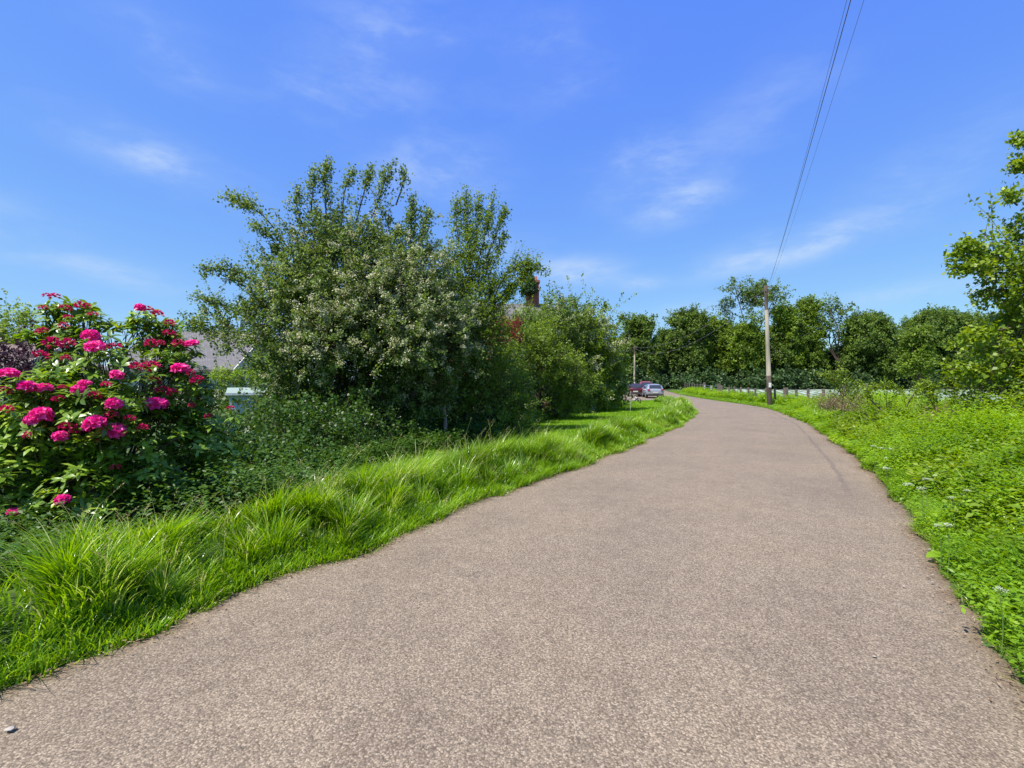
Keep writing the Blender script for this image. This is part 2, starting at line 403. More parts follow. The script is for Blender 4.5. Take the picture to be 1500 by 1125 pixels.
    # soil and moss lying along both edges
    eo = N('ShaderNodeMath', operation='MULTIPLY_ADD'); eo.inputs[1].default_value = -.5; L.new(mid.outputs[0], eo.inputs[0]); L.new(de.outputs['Fac'], eo.inputs[2])
    em = N('ShaderNodeMapRange'); em.interpolation_type = 'SMOOTHSTEP'; em.inputs[1].default_value = -.27; em.inputs[2].default_value = -.08; em.inputs[3].default_value = .85; em.inputs[4].default_value = 0
    L.new(eo.outputs[0], em.inputs[0])
    soil = ramp_node(t, [(.35, (.10, .07, .05)), (.55, (.19, .13, .09)), (.7, (.11, .12, .03))]); L.new(fine.outputs[0], soil.inputs[0])
    c6 = N('ShaderNodeMixRGB'); L.new(em.outputs[0], c6.inputs[0]); L.new(c5.outputs[0], c6.inputs[1]); L.new(soil.outputs[0], c6.inputs[2])
    L.new(c6.outputs[0], b.inputs['Base Color'])
    b.inputs['Roughness'].default_value = .85; b.inputs['Specular IOR Level'].default_value = .35
    hsum = N('ShaderNodeMath', operation='SUBTRACT'); L.new(fine.outputs[0], hsum.inputs[0]); L.new(vor.outputs['Distance'], hsum.inputs[1])
    bp = N('ShaderNodeBump'); bp.inputs['Strength'].default_value = .6; bp.inputs['Distance'].default_value = .005
    L.new(hsum.outputs[0], bp.inputs['Height']); L.new(bp.outputs[0], b.inputs['Normal'])
    return m

def field_mat():
    m, t, b = new_mat('crop_under_film')
    L = t.links
    tc = t.nodes.new('ShaderNodeTexCoord'); mp = t.nodes.new('ShaderNodeMapping'); mp.inputs['Rotation'].default_value = (0, 0, math.radians(24))
    wv = t.nodes.new('ShaderNodeTexWave'); wv.inputs['Scale'].default_value = .28; wv.inputs['Distortion'].default_value = .6; wv.inputs['Detail'].default_value = 3
    L.new(tc.outputs['Object'], mp.inputs[0]); L.new(mp.outputs[0], wv.inputs[0])
    r = ramp_node(t, [(.15, (.14, .22, .07)), (.4, (.28, .34, .22)), (.8, (.42, .45, .45))]); L.new(wv.outputs[0], r.inputs[0])
    nz = t.nodes.new('ShaderNodeTexNoise'); nz.inputs['Scale'].default_value = .35; nz.inputs['Detail'].default_value = 6; L.new(tc.outputs['Object'], nz.inputs[0])
    r2 = ramp_node(t, [(.35, (.75, .8, .7)), (.65, (1.1, 1.1, 1.1))]); L.new(nz.outputs[0], r2.inputs[0])
    mx = t.nodes.new('ShaderNodeMixRGB'); mx.blend_type = 'MULTIPLY'; mx.inputs[0].default_value = 1
    L.new(r.outputs[0], mx.inputs[1]); L.new(r2.outputs[0], mx.inputs[2]); L.new(mx.outputs[0], b.inputs['Base Color'])
    b.inputs['Roughness'].default_value = .45
    return m
M['soil'] = ground_mat(); M['road'] = road_mat(); M['field'] = field_mat()

# ---------------------------------------------------------------- the lane, its edges and the lie of the land
PAIRS = [((-7.0, -6.5), (-2.4, -6.5)), ((-5.2, -3), (-.5, -3)), ((-3.5, .5), (1.35, .5)), ((-2.5, 2.33), (2.45, 2.1)), ((-1.91, 3.4), (2.92, 3.0)), ((-1.36, 4.27), (3.6, 4.1)),
         ((-.72, 5.5), (4.45, 5.3)), ((0, 6.8), (5.15, 6.5)), ((1.2, 8.6), (6.3, 8.5)), ((2.6, 10.9), (7.6, 11.0)), ((4.1, 13.6), (9.3, 14.3)), ((6.0, 17.0), (11.2, 18.1)),
         ((7.7, 20.6), (12.7, 21.8)), ((9.6, 24.9), (14.3, 25.6)), ((11.0, 30.0), (15.9, 30.2)), ((12.3, 36.2), (17.3, 36.5)), ((12.2, 39.2), (18.0, 41)), ((9.6, 42), (18.9, 46)),
         ((8.6, 48), (19.8, 52)), ((9, 60), (21.3, 61)), ((14, 82), (25.5, 82)), ((20, 110), (31, 110))]
def crom(P, k=12):
    P = np.array(P, float); out = []
    for i in range(len(P) - 1):
        a, b, c, d = P[max(i - 1, 0)], P[i], P[i + 1], P[min(i + 2, len(P) - 1)]
        for t in np.arange(k) / k:
            out.append(.5 * (2 * b + (c - a) * t + (2 * a - 5 * b + 4 * c - d) * t * t + (3 * b - a - 3 * c + d) * t ** 3))
    out.append(P[-1]); return np.array(out)
LE = crom([p[0] for p in PAIRS]); RE = crom([p[1] for p in PAIRS]); RE0 = RE.copy()
def wobble(E, o):
    s = np.concatenate([[0], np.cumsum(np.linalg.norm(np.diff(E, axis=0), axis=1))])
    T = unit(np.gradient(E, axis=0)); Nn = np.stack([T[:, 1], -T[:, 0]], 1)
    k = (vnoise(s, s * 0, 1.9, o) - .5) * .20 + (vnoise(s, s * 0, 7, o + 1) - .5) * .12
    return E + Nn * k[:, None]
LE = wobble(LE, 1); RE = wobble(RE, 4)

def dist_line(x, y, E):
    x = np.asarray(x, float); shp = x.shape; P = np.stack([x.ravel(), np.asarray(y, float).ravel()], 1)
    best = np.full(len(P), 1e9); sgn = np.ones(len(P))
    for i in range(0, len(E) - 1, 2):
        a = E[i]; b = E[min(i + 2, len(E) - 1)]; ab = b - a
        t = np.clip(((P - a) @ ab) / (ab @ ab), 0, 1)
        q = a + t[:, None] * ab; d = np.linalg.norm(P - q, axis=1)
        cr = ab[0] * (P[:, 1] - q[:, 1]) - ab[1] * (P[:, 0] - q[:, 0])
        u = d < best; best[u] = d[u]; sgn[u] = np.sign(cr[u])
    return (best * sgn).reshape(shp)      # positive on the left of the line

def gz(x, y, full=True):
    """height of the ground"""
    x = np.asarray(x, float); y = np.asarray(y, float)
    dl = dist_line(x, y, LE); dr = -dist_line(x, y, RE)      # >0 outside on each side
    far = .60 * ss(42, 90, y)
    bank = (.52 * ss(.1, 2.0, dr) - .45 * ss(2.8, 5.5, dr)) * (1 - .85 * ss(16, 27, y)) * (dr > 0) + .02 * (dr > 0)
    bank = np.where(dr > 9, np.minimum(bank, .12), bank)
    vl = (.21 * ss(.05, .6, dl) * (1 - .75 * ss(.8, 1.7, dl))) * (dl > 0) * (1 - ss(30, 40, y) * .5)
    mound = .05 * (vnoise(x, y, .9, 2) - .4) * ss(.3, 1.0, np.maximum(dl, dr))
    z = far + bank + vl + mound
    inside = (dl < 0) & (dr < 0)
    return np.where(inside, far - .05, z)

def build_ground():
    xs = np.concatenate([[-900, -500, -250, -140, -90, -60, -45, -35], np.arange(-28, -10, 1.0), np.arange(-10, 22, .25), np.arange(22, 40, 1.), [44, 50, 60, 75, 95, 120, 160, 250, 500, 900]])
    ys = np.concatenate([[-300, -100, -40, -20], np.arange(-8, 0, 1.), np.arange(0, 32, .25), np.arange(32, 60, .8), [62, 65, 70, 76, 82, 90, 100, 120, 160, 300, 600, 1200]])
    X, Y = np.meshgrid(xs, ys); Z = gz(X, Y)
    V = np.stack([X, Y, Z], -1).reshape(-1, 3); nx = len(xs); ny = len(ys)
    i = (np.arange(ny - 1)[:, None] * nx + np.arange(nx - 1)[None]).ravel()
    f = np.stack([i, i + 1, i + nx + 1, i + nx], 1)
    tag(mesh_np('ground', V, f, M['soil'], smooth=True), kind='structure')
build_ground()

def build_road():
    n = len(LE); K = 28
    u = np.linspace(0, 1, K + 1)
    u = np.concatenate([[-.012], u, [1.012]])
    P = LE[:, None] * (1 - u)[None, :, None] + RE[:, None] * u[None, :, None]
    wd = np.linalg.norm(RE - LE, axis=1)[:, None]
    dr = wd * (1 - u)[None]; dl = wd * u[None]; dr0 = np.linalg.norm(P - RE0[:, None], axis=2)
    z = .60 * ss(42, 90, P[..., 1]) + .006 + .035 * np.sin(np.clip(u, 0, 1) * math.pi)[None]
    z[:, 0] = z[:, -1] = -.04
    V = np.concatenate([P, z[..., None]], -1).reshape(-1, 3); k = len(u)
    i = (np.arange(n - 1)[:, None] * k + np.arange(k - 1)[None]).ravel()
    f = np.stack([i, i + 1, i + k + 1, i + k], 1)
    along = np.broadcast_to(LE[:, 1:2], dr.shape)
    tag(mesh_np('road', V, f, M['road'], smooth=True, attrs={'dr': ('POINT', dr0.ravel()), 'de': ('POINT', np.minimum(dl, dr).ravel()), 'along': ('POINT', along.ravel())}), kind='structure')
build_road()

def build_field():
    xs = np.arange(0, 1.001, .05); ys = np.concatenate([np.arange(18, 90, 2.0), [92]])
    V = []
    for y in ys:
        x0 = 12.6 + .226 * y if y > 27 else 18.7 + (27 - y) * .3
        for q in xs:
            x = x0 + (150 - x0) * q ** 1.5
            V.append((x, y, float(gz(np.array([x]), np.array([y]))[0]) + .03))
    nx = len(xs); ny = len(ys)
    i = (np.arange(ny - 1)[:, None] * nx + np.arange(nx - 1)[None]).ravel()
    tag(mesh_np('field', np.array(V), np.stack([i, i + 1, i + nx + 1, i + nx], 1), M['field'], smooth=True), kind='structure')
build_field()

# pale kerb where the lane meets the parking area
M['stone'] = noise_mat('pale_stone', [(.30, .27, .23), (.42, .385, .33)], 14, .85, .3)
M['tarmac'] = M['road']
def build_kerb():
    P = crom([(10.4, 41.0), (12.2, 47), (13.6, 54), (14.6, 61)], 8); T = unit(np.gradient(P, axis=0)); Nn = np.stack([-T[:, 1], T[:, 0]], 1)
    V = []; F_ = []
    for i, (p, nn) in enumerate(zip(P, Nn)):
        g = .60 * float(ss(42, 90, p[1])) + .02
        for s_, z in ((-.09, g), (-.09, g + .12), (.09, g + .12), (.09, g)): V.append((p[0] + nn[0] * s_, p[1] + nn[1] * s_, z))
        if i:
            a = 4 * (i - 1); F_ += [(a + j, a + (j + 1) % 4, a + 4 + (j + 1) % 4, a + 4 + j) for j in range(4)]
    F_ += [(0, 1, 2, 3), tuple(len(V) - 4 + j for j in (3, 2, 1, 0))]
    tag(mesh_np('kerb', np.array(V), F_, M['stone']), kind='structure')
build_kerb()

# ---------------------------------------------------------------- grass and weeds
class Blades:
    def __init__(s): s.V = []; s.F = []; s.A = []; s.n = 0
    def add(s, base, h, wd, lean, droop, v, K=4):
        """base (n,3), h length, lean (n,3) horizontal lean vector, droop 0..1"""
        n = len(base)
        h = np.broadcast_to(h, n)[:, None, None]; wd = np.broadcast_to(wd, n)[:, None, None]; droop = np.broadcast_to(droop, n)[:, None, None]
        t = np.linspace(0, 1, K + 1)[None, :, None]
        up = np.array([0, 0, 1.])[None, None]
        ln = lean[:, None]
        P = base[:, None] + h * (up * (t - droop * t * t * .75) + ln * (t * .12 + t ** 2.1 * .88))
        side = unit(np.cross(lean + rng.normal(size=(n, 3)) * .3, np.array([0, 0, 1.])))[:, None]
        wt = wd * (1 - t ** 1.8) * .5 + .0004
        v_ = np.stack([P + side * wt, P - side * wt], 2).reshape(-1, 3)
        idx = s.n + np.arange(n * (K + 1) * 2).reshape(n, K + 1, 2)
        f = np.stack([idx[:, :-1, 0], idx[:, :-1, 1], idx[:, 1:, 1], idx[:, 1:, 0]], -1).reshape(-1, 4)
        s.V.append(v_); s.F.append(f); s.A.append(np.repeat(np.broadcast_to(v, n), K)); s.n += len(v_)
        return P
    def build(s, name, mat):
        return mesh_np(name, np.concatenate(s.V), np.concatenate(s.F), mat, attrs={'v': ('FACE', np.concatenate(s.A))}, smooth=True)

SL = np.concatenate([[0], np.cumsum(np.linalg.norm(np.diff(LE, axis=0), axis=1))])
SR = np.concatenate([[0], np.cumsum(np.linalg.norm(np.diff(RE, axis=0), axis=1))])
def along(E, S, s, off, side):
    """points at arc length s and distance off outside the edge; side +1 left edge, -1 right edge"""
    x = np.interp(s, S, E[:, 0]); y = np.interp(s, S, E[:, 1])
    e = .25
    tx = np.interp(s + e, S, E[:, 0]) - np.interp(s - e, S, E[:, 0]); ty = np.interp(s + e, S, E[:, 1]) - np.interp(s - e, S, E[:, 1])
    l = np.hypot(tx, ty) + 1e-9
    nx, ny = -ty / l * side, tx / l * side
    return x + nx * off, y + ny * off, nx, ny
def s_at(E, S, y):
    return float(np.interp(y, E[:, 1], S))

def on_ground(x, y): return np.stack([x, y, gz(x, y)], 1)

def verge_grass():
    b = Blades(); seeds = Leaves(); st = Tubes()
    for (y0, y1, wdt, dens, hh, bw, K) in ((.3, 5.5, .98, 4300, .47, .0095, 6), (5.5, 9, 1.05, 3000, .50, .011, 5), (9, 17, 1.0, 2000, .46, .014, 4), (17, 38, 1.3, 1000, .55, .022, 3)):
        s0, s1 = s_at(LE, SL, y0), s_at(LE, SL, y1); n = int((s1 - s0) * wdt * dens)
        s = rng.uniform(s0, s1, n); off = wdt * rng.uniform(0, 1, n) ** .9 + .02
        # tussocks: the blades of one fountain out from its middle
        nt_ = int((s1 - s0) * wdt * (15.0 if y0 < 9 else 8 if y0 < 17 else 4)); tc_ = rng.uniform([s0 - .2, -.05], [s1 + .2, wdt + .1], (nt_, 2))
        trad = rng.uniform(.07, .19, nt_); th_ = rng.uniform(.55, 1.2, nt_) * (.75 + .4 * vnoise(tc_[:, 0], tc_[:, 1], 1.4, 14)); tv = rng.normal(size=nt_) * .11; tl_ = rng.normal(size=(nt_, 2)) * .20
        j = rng.integers(0, nt_, n); pull = rng.random(n) < .80
        o_ = rng.normal(size=(n, 2)) * (trad[j] * .45)[:, None]
        s = np.where(pull, tc_[j, 0] + o_[:, 0], s); off = np.where(pull, np.clip(tc_[j, 1] + o_[:, 1], -.02, wdt), off)
        x, y, nx, ny = along(LE, SL, s, off, 1)
        base = on_ground(x, y)
        prof = .30 + .70 * ss(.0, .45, off)
        h = hh * np.where(pull, th_[j], .55) * prof * rng.uniform(.6, 1.25, n) * (1 - .25 * ss(.75 * wdt, wdt, off))
        rad_ = o_ / trad[j][:, None] * 1.0
        lx = np.where(pull, -ny * 0 + rad_[:, 0] * ny * 1.0 + rad_[:, 1] * nx + tl_[j, 0], rng.normal(size=n) * .5)
        ly = np.where(pull, rad_[:, 0] * -nx * 1.0 + rad_[:, 1] * ny + tl_[j, 1], rng.normal(size=n) * .5)
        edge = (.45 + .55 * ss(0, .45, off)); tl = np.stack([(lx - nx * .30 + .14) * edge, (ly - ny * .30 - .06) * edge, 0 * nx], 1) + rng.normal(size=(n, 3)) * [.16, .16, 0]
        tn = np.linalg.norm(tl, axis=1, keepdims=True); tl = tl / np.maximum(tn, 1e-6) * .62 * np.tanh(tn / .62)
        v = .14 + .46 * rng.random(n) + np.where(pull, tv[j], 0) + .22 * vnoise(s, off, 1.3, 12) - .08
        dead = rng.random(n) < .06; v = np.where(dead, 1., np.clip(v, 0, .9))
        b.add(base, h, bw * rng.uniform(.6, 1.4, n), tl, np.clip(.12 + .42 * rng.random(n) + .16 * np.hypot(rad_[:, 0], rad_[:, 1]), 0, .85), v, K)
        # a short fringe closes the foot of the verge against the asphalt
        nf = int((s1 - s0) * (1500 if y0 < 9 else 700)); sf = rng.uniform(s0, s1, nf); of = rng.uniform(-.03, .30, nf); fx, fy, fnx, fny = along(LE, SL, sf, of, 1)
        b.add(on_ground(fx, fy), (.06 + .14 * rng.random(nf)) * (.5 + vnoise(sf, of, 3, 17)), bw * rng.uniform(.6, 1.1, nf), np.stack([-fnx, -fny, 0 * fnx], 1) * .25 + rng.normal(size=(nf, 3)) * [.4, .4, 0], .3, np.clip(.25 + .5 * rng.random(nf), 0, 1), 3)
        # seed-headed stems stand above the leaves
        m = int((s1 - s0) * (75 if y0 < 6 else 40 if y0 < 9 else 12)); sel = rng.integers(0, n, m)
        P = b.add(base[sel], h[sel] * 1.2 + .12, .0028 * (1 + y0 / 6), tl[sel] * .75, .25, np.full(m, .95), 4)
        tip = P[:, -1]; dirn = unit(P[:, -1] - P[:, -2])
        for q in range(7):
            seeds.add(tip - dirn * (.012 * q) + rng.normal(size=(m, 3)) * .004, dirn + rng.normal(size=(m, 3)) * .35, sph(m), .020, .0045, rng.random(m))
    o = b.build('verge_grass', M['grass']); tag(o, kind='stuff', label='long bent green grass along the left edge of the lane', cat='grass')
    o = seeds.build('grass_seed_heads', M['seed']); tag(o, kind='stuff', label='pale seed heads over the long grass on the left verge', cat='grass')
verge_grass()

HEDGE = crom([(-7.5, 1.5), (-4.1, 5.4), (-2.9, 8.0), (-1.7, 9.6), (-.6, 13.2), (1.2, 18.5), (3.6, 25), (7.0, 34), (9.0, 41)], 10)
def lawn():
    b = Blades()
    pts = []
    for (y0, y1, dens, bw, hh) in ((6.5, 12, 3600, .009, .075), (12, 20, 2000, .016, .08), (20, 41, 900, .03, .09)):
        n = int(60 * 0 + dens * (y1 - y0) * 5)
        y = rng.uniform(y0, y1, n); xl = np.interp(y, HEDGE[:, 1], HEDGE[:, 0]); xr = np.interp(y, LE[:, 1], LE[:, 0])
        x = rng.uniform(0, 1, n) * (7.5) + xl - .4
        k = (x < xr + .1) & (x > xl - .4) & (dist_line(x, y, LE) > .25) & (y < 39.5)
        x, y = x[k], y[k]; n = len(x)
        b.add(on_ground(x, y), hh * rng.uniform(.5, 1.4, n), bw * rng.uniform(.7, 1.3, n), rng.normal(size=(n, 3)) * [.45, .45, 0], .3, .25 + .5 * rng.random(n) + .2 * (vnoise(x, y, .8) - .5), 2)
    tag(b.build('mown_grass', M['lawn']), kind='stuff', label='short bright lawn between the hedge and the long verge grass', cat='grass')
lawn()

def weed_patch(name, pts, h, leaf, per, mat, label, v0=.0, K=None, spread=.5, stems=False):
    """leafy herbs: each a stem with leaves up its height"""
    n = len(pts); lv = Leaves()
    lean = rng.normal(size=(n, 3)) * [.28, .28, 0] * spread / .5
    V = np.clip(.18 + .3 * vnoise(pts[:, 0], pts[:, 1], 1.3, 3) + .35 * rng.random(n) + v0, 0, 1)
    for q in range(per):
        t = (q + rng.random(n)) / per; t = t ** .75
        a = rng.uniform(0, 6.283, n)
        P = pts + np.stack([lean[:, 0] * t * h, lean[:, 1] * t * h, t * h], 1) + rng.normal(size=(n, 3)) * leaf[:, None] * .45
        D = np.stack([np.cos(a), np.sin(a), rng.uniform(-.35, .6, n)], 1)
        lv.add(P, D, np.stack([rng.normal(size=n) * .45, rng.normal(size=n) * .45, np.ones(n)], 1), leaf * rng.uniform(.7, 1.4, n), leaf * rng.uniform(.35, .62, n), np.clip(V + .2 * (rng.random(n) - .5) + .12 * (t - .5), 0, 1))
    o = lv.build(name, mat); tag(o, kind='stuff', label=label, cat='weeds')
    return o

def bank_weeds():
    P = []; Hh = []; Lf = []
    for (y0, y1, wdt, dens, lf, hh) in ((-.5, 5.5, 3.2, 400, .038, .42), (5.5, 10, 4.4, 280, .046, .50), (10, 17, 5.0, 150, .060, .44), (17, 27, 4.2, 70, .085, .52), (27, 66, 2.2, 42, .12, .5)):
        s0, s1 = s_at(RE, SR, y0), s_at(RE, SR, y1); n = int((s1 - s0) * wdt * dens)
        s = rng.uniform(s0, s1, n); off = rng.uniform(.04, wdt, n)
        if y0 >= 27: off = off + 1.1 + .02 * (rng.random(n))
        x, y, nx, ny = along(RE, SR, s, off, -1)
        lo = (.42 + .58 * ss(0, .5, off)) if y0 < 27 else np.full(n, 1.)
        if y0 >= 10 and y0 < 27: lo = .30 + .70 * ss(.1, 1.3, off)
        h = hh * lo * (.25 + 1.35 * vnoise(x, y, 1.5, 21)) * rng.uniform(.7, 1.2, n)
        P.append(on_ground(x, y)); Hh.append(h); Lf.append(np.full(n, lf) * rng.uniform(.8, 1.25, n))
    P = np.concatenate(P); Hh = np.concatenate(Hh); Lf = np.concatenate(Lf)
    weed_patch('bank_weeds', P, Hh, Lf, 20, M['weed'], 'bright green mass of leafy weeds covering the right bank')
    # coarser broad-leaved weeds stand among them in patches
    n = 5200; s = rng.uniform(s_at(RE, SR, 0), s_at(RE, SR, 16), n); off = rng.uniform(.25, 4.2, n); x, y, nx, ny = along(RE, SR, s, off, -1)
    k = vnoise(x, y, .9, 44) > .52; x, y = x[k], y[k]; n = len(x)
    weed_patch('nettle_patches', on_ground(x, y), rng.uniform(.26, .48, n), rng.uniform(.05, .085, n) * (1 + y / 30), 12, M['bramble'], 'taller broad-leaved weeds standing in patches on the right bank', v0=-.1, spread=.25)
    b = Blades()
    for (y0, y1, wdt, dens, hh, bw) in ((-.5, 6, .9, 1500, .26, .007), (6, 14, 1.3, 1100, .28, .010), (14, 30, 1.5, 700, .22, .018), (30, 70, 1.3, 380, .20, .035)):
        s0, s1 = s_at(RE, SR, y0), s_at(RE, SR, y1); n = int((s1 - s0) * wdt * dens)
        s = rng.uniform(s0, s1, n); off = rng.random(n) ** 1.25 * wdt
        x, y, nx, ny = along(RE, SR, s, off, -1)
        h = hh * (.35 + .65 * ss(0, .3, off)) * (.45 + vnoise(x, y, 1.6, 5)) * rng.uniform(.6, 1.3, n)
        ln = np.stack([-nx, -ny, 0 * nx], 1) * (.25 + .5 * vnoise(x, y, 2, 9))[:, None] + rng.normal(size=(n, 3)) * [.35, .35, 0]
        b.add(on_ground(x, y), h, bw * rng.uniform(.7, 1.3, n), ln, .35 + .4 * rng.random(n), .25 + .5 * rng.random(n), 3)
    # taller grasses among the weeds
    n = 3000; s = rng.uniform(s_at(RE, SR, 1), s_at(RE, SR, 24), n); off = rng.uniform(.5, 4.5, n); x, y, nx, ny = along(RE, SR, s, off, -1)
    b.add(on_ground(x, y), rng.uniform(.35, .75, n), .0055 * (1 + y / 9), rng.normal(size=(n, 3)) * [.3, .3, 0], .3, .45 + .5 * rng.random(n), 4)
    tag(b.build('bank_grass', M['grass']), kind='stuff', label='grass blades fringing the right edge of the lane and the bank', cat='grass')
bank_weeds()

def undergrowth():
    P = []; Hh = []; Lf = []
    for (y0, y1, a, bb, dens, lf, hh) in ((.8, 4.2, .95, 4.5, 330, .045, .42), (4.2, 7.5, 1.1, 4.5, 330, .045, .45), (7.5, 12, 1.2, 4.5, 200, .055, .42)):
        s0, s1 = s_at(LE, SL, y0), s_at(LE, SL, y1); n = int((s1 - s0) * (bb - a) * dens)
        s = rng.uniform(s0, s1, n); off = rng.uniform(a, bb, n); x, y, nx, ny = along(LE, SL, s, off, 1)
        xl = np.interp(y, HEDGE[:, 1], HEDGE[:, 0])
        k = (y < 6.2) | (x < xl + .25)
        x, y = x[k], y[k]; n = len(x)
        P.append(on_ground(x, y)); Hh.append(hh * (.35 + 1.0 * vnoise(x, y, 1.2, 31)) * rng.uniform(.7, 1.3, n)); Lf.append(lf * rng.uniform(.7, 1.3, n))
    for (y0, y1, dens, lf) in ((12, 22, 80, .08), (22, 40, 35, .12)):
        n = int((y1 - y0) * 2.6 * dens); y = rng.uniform(y0, y1, n); x = np.interp(y, HEDGE[:, 1], HEDGE[:, 0]) + rng.uniform(-2.4, .25, n)
        P.append(on_ground(x, y)); Hh.append(.45 * (.3 + vnoise(x, y, 1.2, 31)) * rng.uniform(.7, 1.3, n)); Lf.append(lf * rng.uniform(.7, 1.3, n))
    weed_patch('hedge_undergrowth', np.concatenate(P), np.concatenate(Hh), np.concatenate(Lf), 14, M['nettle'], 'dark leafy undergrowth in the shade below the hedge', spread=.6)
undergrowth()

def debris():
    lv = Leaves()
    for E, S, sd_, y1 in ((LE, SL, 1, 16), (RE, SR, -1, 16)):
        s0, s1 = s_at(E, S, .5), s_at(E, S, y1); n = int((s1 - s0) * 120)
        s = rng.uniform(s0, s1, n); off = -np.abs(rng.normal(size=n)) * .10 + .03; x, y, nx, ny = along(E, S, s, off, sd_)
        a = rng.uniform(0, 6.28, n)
        lv.add(np.stack([x, y, np.maximum(gz(x, y), .012) + .012 + rng.random(n) * .012], 1), np.stack([np.cos(a), np.sin(a), rng.normal(size=n) * .15], 1), np.tile([0, 0, 1.], (n, 1)) + rng.normal(size=(n, 3)) * .3, rng.uniform(.008, .045, n), rng.uniform(.003, .012, n), rng.random(n))
    tag(lv.build('leaf_litter', M['dry']), kind='stuff', label='dry stalks and leaf litter scattered along both road edges', cat='leaf litter')
debris()

# ---------------------------------------------------------------- trees and shrubs
def grow(lobes, lv, tb, L=.05, W=.035, per=30, dens=120, tl=.45, spread=.11, up=.25, blossom=None, bfrac=.3, vb=0., r=None, droop=.2, shell=.35, tw=.006):
    r = r or rng
    for lb in lobes:
        c = np.asarray(lb[0], float); R = np.asarray(lb[1], float) * np.ones(3); mul = lb[2] if len(lb) > 2 else 1
        n = max(4, int(dens * mul * (R[0] * R[1] + R[1] * R[2] + R[0] * R[2]) / 3))
        d = unit(r.normal(size=(n, 3))); rad = r.uniform(shell, 1, n) ** .6
        ln = tl * r.uniform(.5, 1.35, n)[:, None]
        p0 = c + d * R * rad[:, None] * .82
        p0[:, 2] = np.maximum(p0[:, 2], .15)
        dirn = d * .8 + np.array([0, 0, up]) + r.normal(size=(n, 3)) * .45
        tip = p0 + dirn * ln; mid = p0 + dirn * ln * .5 + np.array([0, 0, .12]) * ln
        tip[:, 2] = np.maximum(tip[:, 2], .12)
        root = c + (p0 - c) * .35
        if tb is not None: tb.add(np.stack([root, p0, mid, tip], 1), np.array([1.6, 1., .7, .3]) * tw, 3)
        V0 = .15 + .45 * r.random(n) + vb
        t = r.random((n, per, 1)) ** .8
        P = bez(p0[:, None], mid[:, None], tip[:, None], t) + r.normal(size=(n, per, 3)) * (spread * (1.1 - .7 * t))
        D = dirn[:, None] * .5 + r.normal(size=(n, per, 3)) * .8 + np.array([0, 0, -droop])
        Nn = r.normal(size=(n, per, 3)) * .6 + np.array([0, 0, .75]) + d[:, None] * .5
        m = n * per
        lv.add(P.reshape(m, 3), D.reshape(m, 3), Nn.reshape(m, 3), L * r.uniform(.6, 1.35, m), W * r.uniform(.7, 1.3, m), np.clip(np.repeat(V0, per) + .3 * (r.random(m) - .5), 0, 1))
        if blossom is not None:
            bm = lb[3] if len(lb) > 3 else 1.
            k = (r.random(n) < bfrac * bm * 1.4) & (rad > .55)
            if k.any():
                q = k.sum(); cl = 6; pp = 14
                tt = r.random((q, cl, 1))
                ctr = bez(p0[k][:, None], mid[k][:, None], tip[k][:, None], tt) + np.array([0, 0, .03]) + d[k][:, None] * .05 + r.normal(size=(q, cl, 3)) * spread * .4
                pos = ctr[:, :, None] + r.normal(size=(q, cl, pp, 3)) * L * .48
                m = q * cl * pp
                blossom.add(pos.reshape(m, 3), r.normal(size=(m, 3)), r.normal(size=(m, 3)) * .5 + np.array([0, 0, .8]), L * r.uniform(.4, .72, m), L * r.uniform(.4, .65, m), r.random(m))

def spray(pts, lv, tb, L=.05, W=.035, n=40, per=13, side=.22, spread=.062, r=None, r0=.02, up=.4):
    """a leafy shoot along a polyline with short side twigs"""
    r = r or rng
    P = crom(pts, 8) if len(pts) > 1 else np.array(pts)
    k = len(P)
    if tb is not None: tb.add(P, np.linspace(r0, r0 * .2, k), 4)
    s = (np.round(r.random(n) * 9) / 9 * .6 + .4 * r.random(n)) ** .8 * (k - 1) * .999; i = np.clip(s.astype(int), 0, k - 2); f = (s - i)[:, None]
    p0 = P[i] * (1 - f) + P[i + 1] * f; T = unit(P[i + 1] - P[i])
    ln = side * (1.25 - .85 * (s / (k - 1)))[:, None] * r.uniform(.25, 1.6, n)[:, None]
    dirn = T * .6 + unit(r.normal(size=(n, 3))) * .8 + np.array([0, 0, up * .5])
    tip = p0 + dirn * ln; mid = (p0 + tip) / 2
    if tb is not None: tb.add(np.stack([p0, mid, tip], 1), np.array([.004, .003, .0015]), 3)
    t = r.random((n, per, 1)); pos = bez(p0[:, None], mid[:, None], tip[:, None], t) + r.normal(size=(n, per, 3)) * spread
    m = n * per
    lv.add(pos.reshape(m, 3), (dirn[:, None] * .5 + r.normal(size=(n, per, 3))).reshape(m, 3), (r.normal(size=(n, per, 3)) * .6 + np.array([0, 0, .8])).reshape(m, 3), L * r.uniform(.6, 1.3, m), W * r.uniform(.7, 1.3, m), .15 + .6 * r.random(m))

def limbs(tb, base, tops, r0=.12, fork=.25, sides=8):
    base = np.asarray(base, float)
    for i, (c, rr) in enumerate(tops):
        c = np.asarray(c, float)
        f = base + np.array([0, 0, (c[2] - base[2]) * fork]) + (c - base) * .12
        m = (f + c) / 2 + rng.normal(size=3) * .12 * np.linalg.norm(c - f)
        P = crom([base + rng.normal(size=3) * [.03, .03, 0], f, m, c], 5)
        tb.add(P, np.linspace(r0 * (1.0 if i == 0 else .62), rr, len(P)), sides)

def LB(px, py, rp, Y, mul=1, bl=1., dep=.85):
    """a lobe of foliage from its measured place and radius at depth Y"""
    r = rp / F * Y
    return (at(px, py, Y), (r, r * dep, r), mul, bl)

